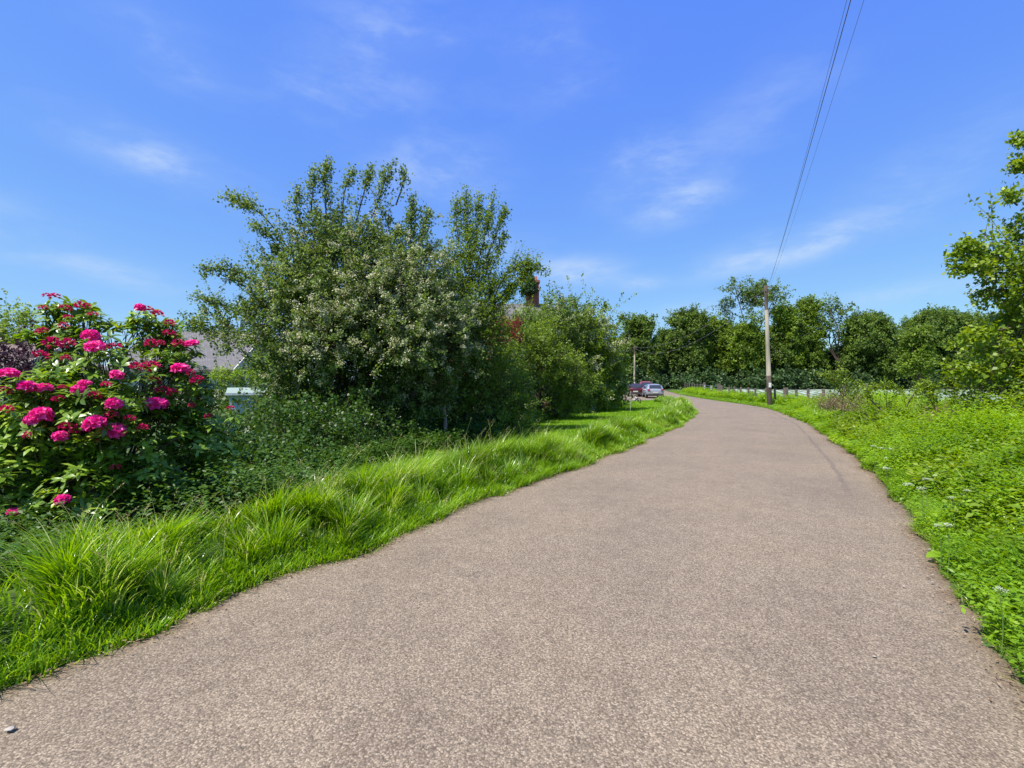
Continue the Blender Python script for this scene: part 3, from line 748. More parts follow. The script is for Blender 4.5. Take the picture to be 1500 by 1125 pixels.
def plant(name, base, lobes, label, cat, group=None, leaf='hawthorn', crown='crown', trunk='trunk', sprays=(), r0=.12, bark='bark', blossom=False, bfrac=.3, tops=None, trunkpts=None, nl=7, whips=1.2, **kw):
    base = np.asarray(base, float)
    e = empty(name, base, label, cat, group)
    lv = Leaves(); tb = Tubes(); tk = Tubes(); bl = Leaves() if blossom else None
    grow(lobes, lv, tb, blossom=bl, bfrac=bfrac, **kw)
    if whips:
        kw2 = dict(kw); kw2.update(tl=kw.get('tl', .45) * 1.55, dens=kw.get('dens', 120) * .16 * whips, spread=kw.get('spread', .1) * .6, up=.75, shell=.85, per=int(kw.get('per', 30) * .8))
        grow([q for q in lobes], lv, tb, **kw2)
    for s in sprays:
        spray(s[0], lv, tb, L=kw.get('L', .05), W=kw.get('W', .035), n=s[1], side=s[2])
    ls = sorted(lobes, key=lambda q: -q[1][0])[:nl]
    limbs(tk, base - np.array([0, 0, .1]), [(q[0], r0 * .18) for q in ls], r0)
    lv.build(crown, M[leaf], e, base)
    tk.build(trunk, M[bark], e, base)
    tb.build('twigs', M['twig'], e, base)
    if blossom: bl.build('blossom', M['blossom'], e, base)
    return e

# the big hawthorn
YA = 11.5
lobesA = [LB(500, 425, 92, YA, 1, 1), LB(435, 485, 74, 11.2, .85, .6), LB(565, 465, 88, 11.2, 1, 2.2), LB(610, 410, 50, 11.6, 1, 2), LB(432, 402, 48, 11.5, .8, .2), LB(508, 358, 38, 11.6, .9, .2),
          LB(480, 312, 18, 11.6, .7, 0), LB(352, 488, 40, 11.6, .5, .4), LB(310, 470, 24, 11.8, .5, .3), LB(640, 500, 66, 11.6, 1, 1.8), LB(520, 545, 82, 11.8, .9, .8), LB(610, 575, 58, 11.8, .8, .7), LB(440, 560, 60, 11.9, .8, .6),
          LB(462, 352, 28, 11.4, .7, 0), LB(575, 360, 40, 11.7, .9, 1), LB(480, 500, 50, 10.3, 1, 2.4), LB(600, 500, 45, 10.5, 1, 2.2), LB(392, 442, 36, 11.3, .6, .2)]
sp = lambda pts, n, side: ([at(*p) for p in pts], n, side)
spA = [sp([(440, 390, 11.5), (390, 320, 11.3), (355, 298, 11.2), (328, 288, 11.2)], 62, .34), sp([(430, 400, 11.2), (395, 345, 11.0), (372, 332, 11.0)], 34, .3),
       sp([(530, 350, 11.5), (552, 300, 11.4), (565, 262, 11.4), (576, 238, 11.4)], 46, .3), sp([(478, 320, 11.5), (476, 270, 11.5), (479, 236, 11.5)], 40, .25),
       sp([(520, 330, 11.5), (535, 275, 11.6), (545, 240, 11.6)], 34, .26), sp([(400, 430, 11.4), (345, 396, 11.3), (297, 394, 11.2)], 56, .34), sp([(390, 450, 11.4), (350, 412, 11.3), (335, 408, 11.3)], 24, .28),
       sp([(600, 380, 11.5), (603, 320, 11.5), (606, 284, 11.5)], 52, .26), sp([(610, 380, 11.5), (622, 330, 11.5), (630, 310, 11.5)], 32, .25), sp([(500, 330, 11.4), (505, 280, 11.3), (518, 250, 11.3)], 30, .25),
       sp([(370, 470, 11.6), (320, 445, 11.6), (285, 435, 11.6)], 46, .3), sp([(370, 500, 11.6), (310, 485, 11.6), (275, 468, 11.6)], 56, .34), sp([(450, 350, 11.4), (435, 300, 11.4), (440, 270, 11.3)], 34, .26), sp([(455, 320, 11.4), (458, 280, 11.4), (462, 246, 11.4)], 30, .24),
       sp([(580, 300, 11.5), (592, 262, 11.5), (588, 250, 11.5)], 16, .2)]
plant('hawthorn_tree', (-4.0, 11.9, 0), lobesA, 'big spreading hawthorn tree in white blossom, tallest of the left hedge beside the rhododendron', 'tree', leaf='hawthorn', sprays=spA, r0=.2, blossom=True, bfrac=.26,
      L=.062, W=.048, per=46, dens=190, tl=.42, spread=.085, nl=9)
# the tree of upright shoots beside it
YB = 13.6
lobesB = [LB(684, 340, 16, YB, .8), LB(700, 372, 20, YB, .9), LB(682, 405, 32, YB, .9), LB(690, 450, 52, YB), LB(645, 450, 40, 13.2), LB(715, 478, 28, 13.8, .8), LB(690, 520, 60, 13.5), LB(650, 570, 55, 13.2), LB(720, 580, 55, 14.0, .9), LB(638, 424, 24, 13.4), LB(668, 370, 18, YB, 1)]
spB = [sp([(685, 400, YB), (684, 330, YB), (683, 278, YB)], 70, .36), sp([(695, 400, YB), (712, 340, YB), (724, 285, YB)], 64, .3), sp([(690, 390, YB), (700, 330, YB), (702, 282, YB)], 60, .3),
       sp([(700, 410, YB), (728, 340, YB), (742, 302, YB)], 52, .26), sp([(708, 420, YB), (728, 375, YB), (740, 338, YB)], 36, .22), sp([(675, 380, YB), (668, 320, YB), (670, 292, YB)], 40, .26), sp([(700, 440, YB), (712, 400, YB), (718, 375, YB)], 30, .25),
       sp([(712, 470, YB), (735, 412, 13.6), (768, 386, 13.6), (794, 396, 13.6)], 110, .5), sp([(720, 450, YB), (745, 425, 13.6), (765, 405, 13.6), (778, 392, 13.6)], 70, .42), sp([(715, 480, YB), (738, 440, 13.6), (750, 420, 13.5)], 60, .4),
       sp([(640, 430, 13.3), (628, 370, 13.3), (622, 330, 13.3)], 30, .28), sp([(690, 460, YB), (718, 430, YB), (722, 405, YB)], 36, .3)]
plant('ash_tree', (-1.25, 13.9, 0), lobesB, 'slim tree with upright leafy shoots rising just right of the big hawthorn', 'tree', leaf='ash', sprays=spB, r0=.14, L=.072, W=.042, per=40, dens=150, tl=.45, spread=.12, nl=7)

# hedge shrubs further along
plant('hawthorn_tree', (4.3, 25, 0), [LB(842, 492, 40, 24.5, 1, 1.2), LB(872, 500, 34, 25, 1, 1.4), LB(893, 522, 24, 26, 1, 1), LB(850, 540, 44, 24.5, 1, 1.3), LB(885, 560, 30, 26, 1, .8), LB(820, 470, 24, 25, 1, .6), LB(900, 555, 14, 27, 1, .6), LB(868, 470, 14, 25.5, .8, .6), LB(855, 580, 34, 24.5, .8, .4), LB(900, 578, 16, 27, 1, .3), LB(878, 588, 20, 25, 1, .3)],
      'rounded hawthorn in pale blossom at the far right end of the left hedge', 'tree', leaf='willow', r0=.14, blossom=True, bfrac=.22, L=.11, W=.08, per=46, dens=80, tl=.62, spread=.15,
      sprays=[sp([(870, 470, 25), (884, 455, 25), (886, 440, 25)], 14, .3), sp([(900, 480, 26), (908, 470, 26), (910, 462, 26)], 14, .3), sp([(850, 460, 25), (842, 447, 25), (838, 440, 25)], 14, .3)])
plant('hawthorn_tree', (2.6, 24, 0), [LB(778, 478, 28, 21.5, 1, .8), LB(800, 470, 28, 22.5, 1, .7), LB(795, 505, 30, 22, 1, .5), LB(745, 494, 26, 21, 1, .4), LB(815, 545, 34, 22.5, 1, .3), LB(760, 545, 40, 22, 1, .3), LB(820, 500, 30, 23, 1, .4), LB(830, 460, 16, 23, 1, .5), LB(760, 504, 24, 20.5)],
      'bushy hawthorn below the brick chimney, between slim tree and rounded hawthorn', 'tree', leaf='hawthorn', r0=.12, blossom=True, bfrac=.12, L=.10, W=.07, per=44, dens=90, tl=.5, spread=.14)
plant('willow_shrub', (1.2, 20, 0), [LB(800, 530, 38, 18.5), LB(835, 555, 30, 19), LB(760, 530, 30, 18), LB(842, 585, 24, 19.5), LB(800, 500, 24, 19), LB(825, 600, 20, 19.5), LB(775, 505, 26, 18.5)], 'pale green leafy shrub in front of the rounded hawthorn, dark hollow beneath it', 'shrub', leaf='willow', crown='foliage', trunk='stems', r0=.07, L=.085, W=.045, per=44, dens=120, tl=.45, spread=.11)
plant('elder_shrub', (-.6, 14.8, 0), [LB(735, 566, 38, 14.6), LB(755, 600, 28, 14.2), LB(715, 600, 30, 13.6, .8), LB(770, 625, 20, 14.5), LB(742, 532, 24, 15), LB(722, 635, 18, 12.6, .7), LB(750, 640, 16, 13)], 'low light green shrub at the hedge foot, spilling towards the lawn', 'shrub', leaf='willow', crown='foliage', trunk='stems', r0=.05, L=.07, W=.04, per=32, dens=110, tl=.42, spread=.11)
plant('red_leaved_shrub', (.4, 17.4, 0), [LB(738, 492, 12, 16.2), LB(752, 488, 10, 16.2), LB(727, 497, 9, 16.2)], 'small red-leaved shrub poking up in the middle of the hedge', 'shrub', leaf='redleaf', crown='foliage', trunk='stems', r0=.05, L=.08, W=.05, per=30, dens=340, tl=.28, spread=.08)
# dark inner shrubs that close the hedge behind and below the trees
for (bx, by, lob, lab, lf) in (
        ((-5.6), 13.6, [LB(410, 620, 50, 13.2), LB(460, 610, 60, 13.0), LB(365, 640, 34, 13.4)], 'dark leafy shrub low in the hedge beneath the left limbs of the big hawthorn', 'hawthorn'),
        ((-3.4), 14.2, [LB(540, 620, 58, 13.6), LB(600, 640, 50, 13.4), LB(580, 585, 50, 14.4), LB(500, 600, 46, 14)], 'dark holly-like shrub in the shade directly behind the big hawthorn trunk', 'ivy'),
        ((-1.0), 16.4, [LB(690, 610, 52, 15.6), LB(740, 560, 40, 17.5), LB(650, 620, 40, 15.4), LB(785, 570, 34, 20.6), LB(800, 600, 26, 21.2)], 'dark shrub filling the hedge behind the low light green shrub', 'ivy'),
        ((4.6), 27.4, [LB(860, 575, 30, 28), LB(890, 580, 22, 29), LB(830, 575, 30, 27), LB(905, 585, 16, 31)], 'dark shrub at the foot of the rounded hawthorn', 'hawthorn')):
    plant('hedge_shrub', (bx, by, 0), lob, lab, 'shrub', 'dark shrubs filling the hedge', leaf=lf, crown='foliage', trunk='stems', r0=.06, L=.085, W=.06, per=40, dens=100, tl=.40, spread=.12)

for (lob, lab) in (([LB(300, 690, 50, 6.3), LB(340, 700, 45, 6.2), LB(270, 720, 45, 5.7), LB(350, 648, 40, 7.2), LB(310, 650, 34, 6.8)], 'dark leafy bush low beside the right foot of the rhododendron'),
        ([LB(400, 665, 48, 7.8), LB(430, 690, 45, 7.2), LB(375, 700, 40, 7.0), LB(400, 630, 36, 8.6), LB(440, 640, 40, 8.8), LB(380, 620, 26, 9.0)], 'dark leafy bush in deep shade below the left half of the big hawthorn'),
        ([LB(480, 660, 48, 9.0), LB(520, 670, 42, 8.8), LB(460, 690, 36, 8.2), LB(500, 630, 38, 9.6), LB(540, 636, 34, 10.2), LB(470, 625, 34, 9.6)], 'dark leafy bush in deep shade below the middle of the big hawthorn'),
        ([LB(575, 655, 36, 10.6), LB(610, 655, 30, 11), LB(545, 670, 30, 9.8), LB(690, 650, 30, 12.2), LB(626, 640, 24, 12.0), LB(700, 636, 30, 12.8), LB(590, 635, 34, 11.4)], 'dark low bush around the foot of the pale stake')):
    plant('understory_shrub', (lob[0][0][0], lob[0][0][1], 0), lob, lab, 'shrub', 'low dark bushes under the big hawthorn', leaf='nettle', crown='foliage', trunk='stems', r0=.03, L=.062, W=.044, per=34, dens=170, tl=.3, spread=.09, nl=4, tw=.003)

# ---------------------------------------------------------------- rhododendron
def truss_mesh(kind, seed):
    r = np.random.default_rng(seed); lv = Leaves()
    nf = 19 if kind == 'petal' else 13
    kk = np.arange(nf) + .5; zz = 1 - kk / nf * 1.35; ph = kk * 2.39996; rr_ = np.sqrt(np.clip(1 - zz * zz, 0, 1)); d = unit(np.stack([np.cos(ph) * rr_, np.sin(ph) * rr_, zz], 1) + r.normal(size=(nf, 3)) * .10)
    for q in range(nf):
        f = d[q]; a0 = r.uniform(0, 6.28)
        s = unit(np.cross(f, [.3, .2, .9])); u = np.cross(s, f)
        for k in range(5):
            a = a0 + k * 1.2566; o = s * math.cos(a) + u * math.sin(a)
            op = .75 if kind == 'petal' else .28
            lv.add((f * .45)[None], (f * .62 + o * op)[None], (f * .6 - o)[None], .62 * r.uniform(.85, 1.1), .50 if kind == 'petal' else .26, np.clip(r.normal(.5 + .2 * f[2], .15), 0, 1))
    tmp = lv.build('truss_source', M[kind], None)
    me = tmp.data; bpy.data.objects.remove(tmp); return me

def rhododendron():
    base = np.array([-4.75, 5.35, 0.])
    e = empty('rhododendron', base, 'rhododendron bush covered in magenta flower heads at the left of the photo', 'flowering shrub')
    r = np.random.default_rng(4)
    lob = [(85, 580, 62, 4.7), (165, 565, 90, 4.9), (250, 565, 62, 5.2), (90, 640, 100, 4.6), (190, 655, 95, 4.8), (10, 655, 92, 4.5), (118, 485, 40, 5.0), (215, 490, 36, 5.2), (265, 515, 34, 5.3), (88, 452, 20, 5.0), (282, 600, 42, 5.3), (300, 650, 42, 5.2), (240, 700, 50, 5.0), (290, 690, 34, 5.3), (180, 740, 45, 4.7), (320, 630, 22, 5.3), (318, 672, 26, 5.4), (275, 640, 40, 5.2), (150, 700, 50, 4.5), (240, 620, 44, 5.1),
           (10, 720, 80, 4.2), (110, 720, 70, 4.3), (-60, 650, 80, 4.8), (210, 470, 20, 5.1), (120, 452, 18, 5.0), (62, 492, 26, 4.9), (160, 480, 22, 5.1), (245, 480, 18, 5.2), (50, 600, 60, 4.3), (150, 610, 60, 4.4)]
    P = []; D = []
    for (px, py, rp, Y) in lob:
        R = rp / F * Y; c = at(px, py, Y); n = max(8, int(105 * R * R / .3)); d = unit(r.normal(size=(n, 3)) + np.array([0, -.35, .25]))
        q = c + d * R * (r.uniform(.55, 1.02, (n, 1))) * np.array([1, .8, 1]); k = q[:, 2] > .25
        P.append(q[k]); D.append(unit(d[k] * .6 + np.array([0, 0, .75]) + r.normal(size=(k.sum(), 3)) * .25))
    T = [(13, 547, 17, 1), (40, 567, 13, 1), (64, 568, 12, 1), (8, 573, 11, 0), (61, 608, 16, 1), (45, 616, 10, 1), (88, 639, 13, 1), (117, 571, 13, 1), (139, 621, 15, 1), (171, 631, 16, 1), (96, 625, 9, 0), (115, 629, 9, 0),
         (133, 492, 12, 1), (139, 508, 13, 1), (77, 504, 12, 0), (99, 503, 9, 0), (61, 485, 8, 0), (93, 477, 6, 0), (80, 434, 8, 0), (68, 432, 5, 0), (64, 451, 7, 0), (96, 451, 8, 0), (117, 448, 8, 0), (127, 448, 5, 0), (100, 464, 6, 0), (136, 460, 6, 0),
         (205, 451, 8, 1), (217, 453, 8, 0), (232, 460, 7, 0), (249, 473, 6, 0), (248, 489, 8, 0), (221, 503, 8, 0), (235, 503, 6, 0), (280, 503, 12, 1), (261, 503, 8, 0), (167, 507, 8, 0), (96, 524, 6, 0), (171, 549, 11, 1), (156, 563, 6, 0), (199, 537, 8, 0),
         (219, 537, 12, 0), (264, 540, 14, 1), (279, 547, 8, 0), (227, 557, 7, 0), (288, 557, 9, 0), (237, 571, 10, 0), (252, 575, 7, 0), (229, 591, 17, 1), (167, 592, 13, 1), (163, 607, 10, 0), (124, 561, 10, 1), (91, 567, 6, 0), (85, 584, 8, 0), (140, 579, 9, 0),
         (209, 627, 8, 0), (40, 637, 6, 0), (140, 641, 8, 0), (281, 593, 5, 0), (338, 597, 5, 0), (305, 609, 5, 0), (169, 684, 6, 0), (21, 749, 9, 1), (92, 732, 10, 1), (60, 520, 9, 0), (10, 600, 8, 0), (190, 612, 7, 0)]
    TP = []
    allP = np.concatenate(P)
    for (px, py, rp, k) in T:
        # the flower stands just outside the leaves that lie in its direction
        proj = np.stack([CX + allP[:, 0] / allP[:, 1] * F, CY - (allP[:, 2] - H) / allP[:, 1] * F], 1)
        near = np.hypot(proj[:, 0] - px, proj[:, 1] - py) < 24
        Y = (np.percentile(allP[near, 1], 6) - .06) if near.sum() > 2 else 4.9
        TP.append((at(px, py, Y), rp * (1.02 if k else 1.12) / F * Y, k))
    srcs = [truss_mesh('petal', 1), truss_mesh('petal', 2), truss_mesh('bud', 3), truss_mesh('bud', 4)]
    for i, (p, rr, k) in enumerate(TP):
        o = bpy.data.objects.new('flower_truss', srcs[(0 if k else 2) + i % 2]); C.objects.link(o); o.parent = e
        o.location = p - base; s = rr * 1.02 * r.uniform(.9, 1.12); o.scale = (s, s * r.uniform(.75, 1.15), s * r.uniform(.6, .95)); o.rotation_euler = (r.uniform(-.3, .3), r.uniform(-.3, .3), r.uniform(0, 6.28))
        o['label'] = 'open magenta pink flower head' if k else 'darker red flower head partly in bud'
    TPp = np.array([p for p, _, _ in TP])
    nW = sum(len(q) for q in P); P.append(TPp - [0, -.05, .075]); D.append(np.tile([0, -.1, 1.], (len(TPp), 1)))
    P = np.concatenate(P); D = unit(np.concatenate(D)); n = len(P)
    lv = Leaves(); per = 9
    a = (np.arange(per)[None] * 2.4 + r.uniform(0, 6.28, (n, 1)))
    s = unit(np.cross(D, np.array([.1, 1, .2]))); u = np.cross(D, s)
    O = s[:, None] * np.cos(a)[..., None] + u[:, None] * np.sin(a)[..., None]
    tilt = r.uniform(-.25, .75, (n, per, 1)); tilt[nW:] = r.uniform(-.5, .05, (n - nW, per, 1))
    DD = O + D[:, None] * tilt; NN = D[:, None] - O * tilt * .6
    PP = np.repeat(P[:, None], per, 1) - D[:, None] * r.uniform(0, .05, (n, per, 1))
    V = np.clip(.12 + .5 * r.random((n, 1)) + .3 * (r.random((n, per)) - .5) + .25 * ss(.3, .9, D[:, 2:3]) - .1, 0, 1)  # whorls facing up get a lighter colour: sunlit tops painted in
    m = n * per
    lv.add(PP.reshape(m, 3), DD.reshape(m, 3), NN.reshape(m, 3), r.uniform(.07, .13, m), r.uniform(.026, .042, m), V.reshape(m))
    lv.build('foliage', M['rhodo'], e, base, long=True)
    tb = Tubes()
    for k in range(46):
        tip = P[r.integers(0, n)]; f = base + r.normal(size=3) * [.25, .2, 0]; f[2] = -.03
        mid = (f + tip) / 2 + r.normal(size=3) * [.15, .15, .1]
        tb.add(crom([f, mid, tip], 6), np.linspace(.022, .004, 13), 5)
    q0 = P - D * .16 + r.normal(size=P.shape) * .03 + unit(base + [0, 0, 1.0] - P) * .14
    tb.add(np.stack([q0, P - D * .06, P], 1), np.array([.006, .004, .003]), 3)
    tb.build('stems', M['twig'], e, base)
rhododendron()

# garden plants behind the hedge
plant('purple_leaved_tree', (-21.5, 21.5, 0), [LB(45, 540, 34, 21), LB(15, 540, 30, 21), LB(75, 552, 24, 21), LB(45, 575, 40, 21.5)], 'dark purple-leaved garden tree between the rhododendron and the brown roof', 'tree', leaf='purple', r0=.1, L=.13, W=.09, per=26, dens=60, tl=.5, spread=.16)
plant('garden_tree', (-31, 30, 0), [LB(25, 490, 30, 29), LB(0, 500, 30, 29), LB(-40, 480, 40, 29), LB(45, 500, 16, 29), LB(20, 530, 30, 29.5)], 'light green garden tree rising over the brown roof at the left edge', 'tree', leaf='willow', r0=.16, L=.17, W=.12, per=28, dens=34, tl=.8, spread=.22)
plant('golden_conifer', (-10.4, 20.5, 0), [LB(338, 556, 22, 20), LB(362, 555, 20, 20), LB(318, 562, 17, 20), LB(350, 590, 30, 20.2), LB(382, 560, 15, 20)], 'clipped yellow-green conifer just behind the small pale shed', 'shrub', leaf='conifer', crown='foliage', trunk='stems', r0=.06, L=.07, W=.035, per=34, dens=160, tl=.2, spread=.07, whips=0)
plant('golden_conifer', (-11.3, 23, 0), [LB(392, 536, 22, 22), LB(380, 548, 17, 22), LB(410, 548, 18, 22), LB(400, 585, 26, 22.3), LB(425, 560, 14, 21)], 'bright green garden shrub right of the clipped yellow-green conifer', 'shrub', leaf='conifer', crown='foliage', trunk='stems', r0=.06, L=.09, W=.05, per=34, dens=110, tl=.3, spread=.09)
plant('garden_hedge', (-14, 18.5, 0), [(np.array([-19. + 1.3 * i, 18.4 + .1 * (i % 3), .75 + .12 * (i % 2)]), (.85, .6, .75), 1) for i in range(9)], 'low dark garden hedge seen through gaps in the rhododendron', 'hedge', leaf='nettle', crown='foliage', trunk='stems', r0=.04, L=.09, W=.06, per=26, dens=90, tl=.22, spread=.09)
plant('garden_hedge', (-3, 22.5, 0), [(np.array([-7. + 1.25 * i, 22 + .5 * i * .6, 1.0 + .14 * (i % 2)]), (.85, .6, .95), 1) for i in range(8)], 'tall dark garden hedge hidden behind the big hawthorn and the slim tree', 'hedge', leaf='nettle', crown='foliage', trunk='stems', r0=.04, L=.10, W=.07, per=26, dens=70, tl=.22, spread=.1)
plant('hawthorn_tree', (12.6, 9.3, .1), [LB(1500, 425, 50, 9.2, 1, .4), LB(1462, 388, 22, 9.0, 1, .2), LB(1425, 378, 12, 8.9, 1, .1), LB(1458, 425, 17, 9.0, 1), LB(1490, 500, 48, 9.2, 1, .4), LB(1452, 535, 26, 9.0, 1, .2), LB(1545, 390, 62, 9.6, .8), LB(1495, 560, 46, 9.0, 1), LB(1560, 500, 110, 9.6, 1), LB(1440, 560, 14, 8.8, 1, .2), LB(1500, 350, 26, 9.2, .9, .3), LB(1590, 280, 66, 9.8, .8, .3), LB(1530, 580, 60, 9.0)],
      'hawthorn tree reaching in from the right edge above the bank', 'tree', leaf='bramble', r0=.16, whips=.3, blossom=True, bfrac=.12, L=.078, W=.064, per=34, dens=120, tl=.36, spread=.085,
      sprays=[sp([(1490, 300, 9.2), (1480, 292, 9.1), (1482, 290, 9.1)], 14, .2), sp([(1530, 270, 9.2), (1500, 242, 9.1), (1480, 244, 9.1)], 30, .18), sp([(1530, 240, 9.2), (1500, 204, 9.1), (1488, 208, 9.1)], 22, .14), sp([(1480, 385, 9.1), (1430, 362, 8.9), (1402, 374, 8.9)], 46, .26), sp([(1480, 400, 9.1), (1430, 395, 8.9), (1396, 392, 8.9)], 30, .18),
               sp([(1480, 480, 9.0), (1440, 488, 8.8), (1402, 502, 8.7)], 40, .2), sp([(1470, 540, 9.0), (1420, 540, 8.8), (1390, 540, 8.7)], 34, .18)])

# brambles and scrub along the top of the right bank
def scrub(name, base, lob, label, leaf='bramble', sprays=(), L=.055, W=.042, dens=150, **k):
    return plant(name, base, lob, label, 'shrub', None, leaf=leaf, crown='foliage', trunk='stems', r0=.03, L=L, W=W, per=26, dens=dens, tl=.34, spread=.08, sprays=sprays, nl=4, whips=.4, **k)
scrub('sapling', (11.6, 16.6, .4), [LB(1235, 576, 13, 16), LB(1225, 584, 12, 15.8), LB(1248, 588, 13, 15.5)], 'pale leafy sapling on the bank just right of the fence end', sprays=[sp([(1235, 590, 16), (1225, 560, 16), (1203, 548, 15.9)], 40, .26), sp([(1238, 585, 16), (1240, 558, 16), (1232, 545, 16)], 34, .26), sp([(1245, 590, 16), (1256, 572, 16), (1262, 560, 16)], 24, .22)])
scrub('bramble_bush', (9.6, 12.2, .4), [LB(1300, 608, 20, 12), LB(1330, 614, 19, 11.6), LB(1275, 612, 16, 12.4)], 'bramble bush with arching stems in the middle of the bank top', sprays=[sp([(1290, 600, 12), (1270, 575, 12), (1300, 564, 12), (1326, 578, 12)], 50, .14), sp([(1325, 600, 12), (1345, 570, 12), (1362, 580, 12)], 30, .16)])
scrub('bramble_bush', (9.6, 10.3, .4), [LB(1385, 609, 21, 10.4), LB(1410, 616, 21, 10), LB(1360, 618, 18, 10.6)], 'taller bramble bush left of the right-edge hawthorn', sprays=[sp([(1370, 600, 10.5), (1365, 572, 10.4), (1355, 562, 10.4)], 26, .2), sp([(1395, 600, 10.4), (1398, 570, 10.2), (1388, 556, 10.2)], 30, .2), sp([(1410, 600, 10.4), (1430, 568, 10.2), (1446, 572, 10.2)], 26, .16)])
scrub('bramble_bush', (9.6, 8.6, .45), [LB(1450, 618, 24, 8.8), LB(1490, 614, 30, 8.4), LB(1530, 615, 36, 8.3)], 'low bramble bush beneath the right-edge hawthorn')
def dry_patch(name, pts, label, hh=.45):
    e = empty(name, pts[0], label, 'dead stems'); tb = Tubes(); lv = Leaves()
    for p in pts:
        n = 45; b0 = np.asarray(p) + rng.normal(size=(n, 3)) * [.28, .28, 0]; b0[:, 2] = p[2] - .1
        tip = b0 + np.stack([rng.normal(size=n) * .25, rng.normal(size=n) * .25, rng.uniform(.4, 1, n) * hh], 1)
        tb.add(np.stack([b0, (b0 + tip) / 2 + rng.normal(size=(n, 3)) * .05, tip], 1), np.array([.004, .003, .002]), 3)
        m = 420; q = rng.random((m, 1)); i = rng.integers(0, n, m)
        lv.add(b0[i] * (1 - q) + tip[i] * q + rng.normal(size=(m, 3)) * .05, sph(m), sph(m), rng.uniform(.02, .06, m), rng.uniform(.008, .03, m), rng.random(m))
    tb.build('stems', M['twig'], e, pts[0]); lv.build('withered_leaves', M['dry'], e, pts[0])
dry_patch('withered_plants', [at(1228, 592, 14.5), at(1240, 596, 14), at(1222, 596, 14.2)], 'patch of pinkish brown withered stems below the sapling on the bank', .55)
dry_patch('withered_plants', [at(1400, 612, 9.2), at(1440, 612, 8.8)], 'brown withered stems in front of the bramble below the right-edge hawthorn', .38)

def gzf(x, y): return float(gz(np.array([x]), np.array([y]))[0])
# cow parsley on the bank
def umbel_plant(px, py, Y, rr, lab):
    for Y in np.arange(2.0, 30, .05):          # the head stands half a metre above the bank, level with the weeds
        q = at(px, py, Y)
        if q[2] < gzf(q[0], q[1]) + .46: break
    rr *= .75
    top = at(px, py, Y); x, y = top[0], top[1]; g = float(gz(np.array([x]), np.array([y]))[0]); b0 = np.array([x, y, g])
    e = empty('cow_parsley', b0, lab, 'flower', 'cow parsley flowering on the right bank')
    tb = Tubes(); tb.add(crom([b0 - [0, 0, .03], b0 + [.02, 0, (top[2] - g) * .5], top - [0, 0, .03]], 5), np.linspace(.0045, .0025, 11), 4)
    n = 9; d = sph(n); d[:, 2] = 0; tips = top + unit(d) * rng.uniform(.2, 1, (n, 1)) * rr * .8
    tips[:, 2] -= np.linalg.norm((tips - top)[:, :2], axis=1) * .35
    tb.add(np.stack([np.repeat((top - [0, 0, .04])[None], n, 0), tips], 1), np.array([.0016, .001]), 3)
    tb.build('stem', M['stemgreen'], e, b0)
    lv = Leaves(); m = n * 15; P = np.repeat(tips, 15, 0) + rng.normal(size=(m, 3)) * [rr * .13, rr * .13, .005]
    lv.add(P, rng.normal(size=(m, 3)) * [1, 1, .15], np.tile([0, 0, 1.], (m, 1)) + rng.normal(size=(m, 3)) * .3, rr * .17, rr * .15, rng.random(m))
    lv.build('umbel', M['umbel'], e, b0)
for a in ((1280, 652, 8.9, .07, 'upper left flower of the row of three white umbels highest on the bank'), (1292, 655, 8.6, .08, 'middle flower of the row of three white umbels highest on the bank'), (1304, 656, 8.6, .07, 'right flower of the row of three white umbels highest on the bank'),
          (1297, 670, 7.7, .06, 'white umbel directly below the row of three on the bank'), (1298, 684, 7.2, .08, 'white umbel closest to the road edge beside the seam'), (1329, 707, 6.0, .085, 'largest white umbel halfway down the bank'), (1355, 700, 6.0, .055, 'small white umbel above and right of the largest one'),
          (1349, 713, 5.7, .06, 'white umbel just right of the largest one'), (1395, 727, 5.3, .05, 'faint white umbel alone in the middle of the bank'), (1387, 766, 4.6, .06, 'white umbel low on the bank above the broad plantain leaf'), (1375, 768, 4.6, .045, 'smaller white umbel left of the low one above the plantain'),
          (1417, 717, 5.4, .05, 'white umbel farthest right among the scattered ones'), (1203, 597, 17, .10, 'distant white umbel where the bank weeds meet the fence'), (1464, 861, 3.15, .045, 'white flower head nearest the viewer in the corner grass')):
    umbel_plant(*a)

# broad plantain at the road edge
def plantain():
    b0 = np.array([3.62, 4.0, .03]); e = empty('plantain', b0, 'single broad glossy plantain leaf clump lying over the right road edge', 'plant')
    lv = Leaves()
    for a, L_, u_ in ((3.25, .17, .10), (2.5, .10, .5), (4.1, .11, .4), (.4, .12, .6), (1.4, .10, .6)):
        lv.add(b0[None] + [[0, 0, .03]], np.array([[math.cos(a), math.sin(a), u_ * .6]]), np.array([[0, -.2, 1.]]), L_, L_ * .5, .65)
    lv.build('leaves', M['weed'], e, b0, long=True)
plantain()

# pale stones lying on the asphalt
def stone(px, py, r, lab):
    Y = F * H / (py - CY); p = at(px, py, Y); rr = r
    rs = np.random.default_rng(int(px)); th = np.linspace(0, 2 * math.pi, 9)[:-1]; V = []
    for k, (z, q) in enumerate(((0, .8), (.35, 1.), (.7, .7))):
        for t in th: V.append((math.cos(t) * rr * q * rs.uniform(.8, 1.2) * 1.3, math.sin(t) * rr * q * rs.uniform(.8, 1.2), z * rr))
    V.append((0, 0, rr * .8)); F_ = [(a * 8 + i, a * 8 + (i + 1) % 8, (a + 1) * 8 + (i + 1) % 8, (a + 1) * 8 + i) for a in range(2) for i in range(8)] + [(16 + i, 16 + (i + 1) % 8, 24) for i in range(8)]
    V = [(a, b, c * .45) for a, b, c in V]; o = mesh_np('stone', np.array(V), F_, M['stone'], smooth=True); o.location = (p[0], p[1], .03); tag(o, lab, 'stone', 'loose stones on the lane')
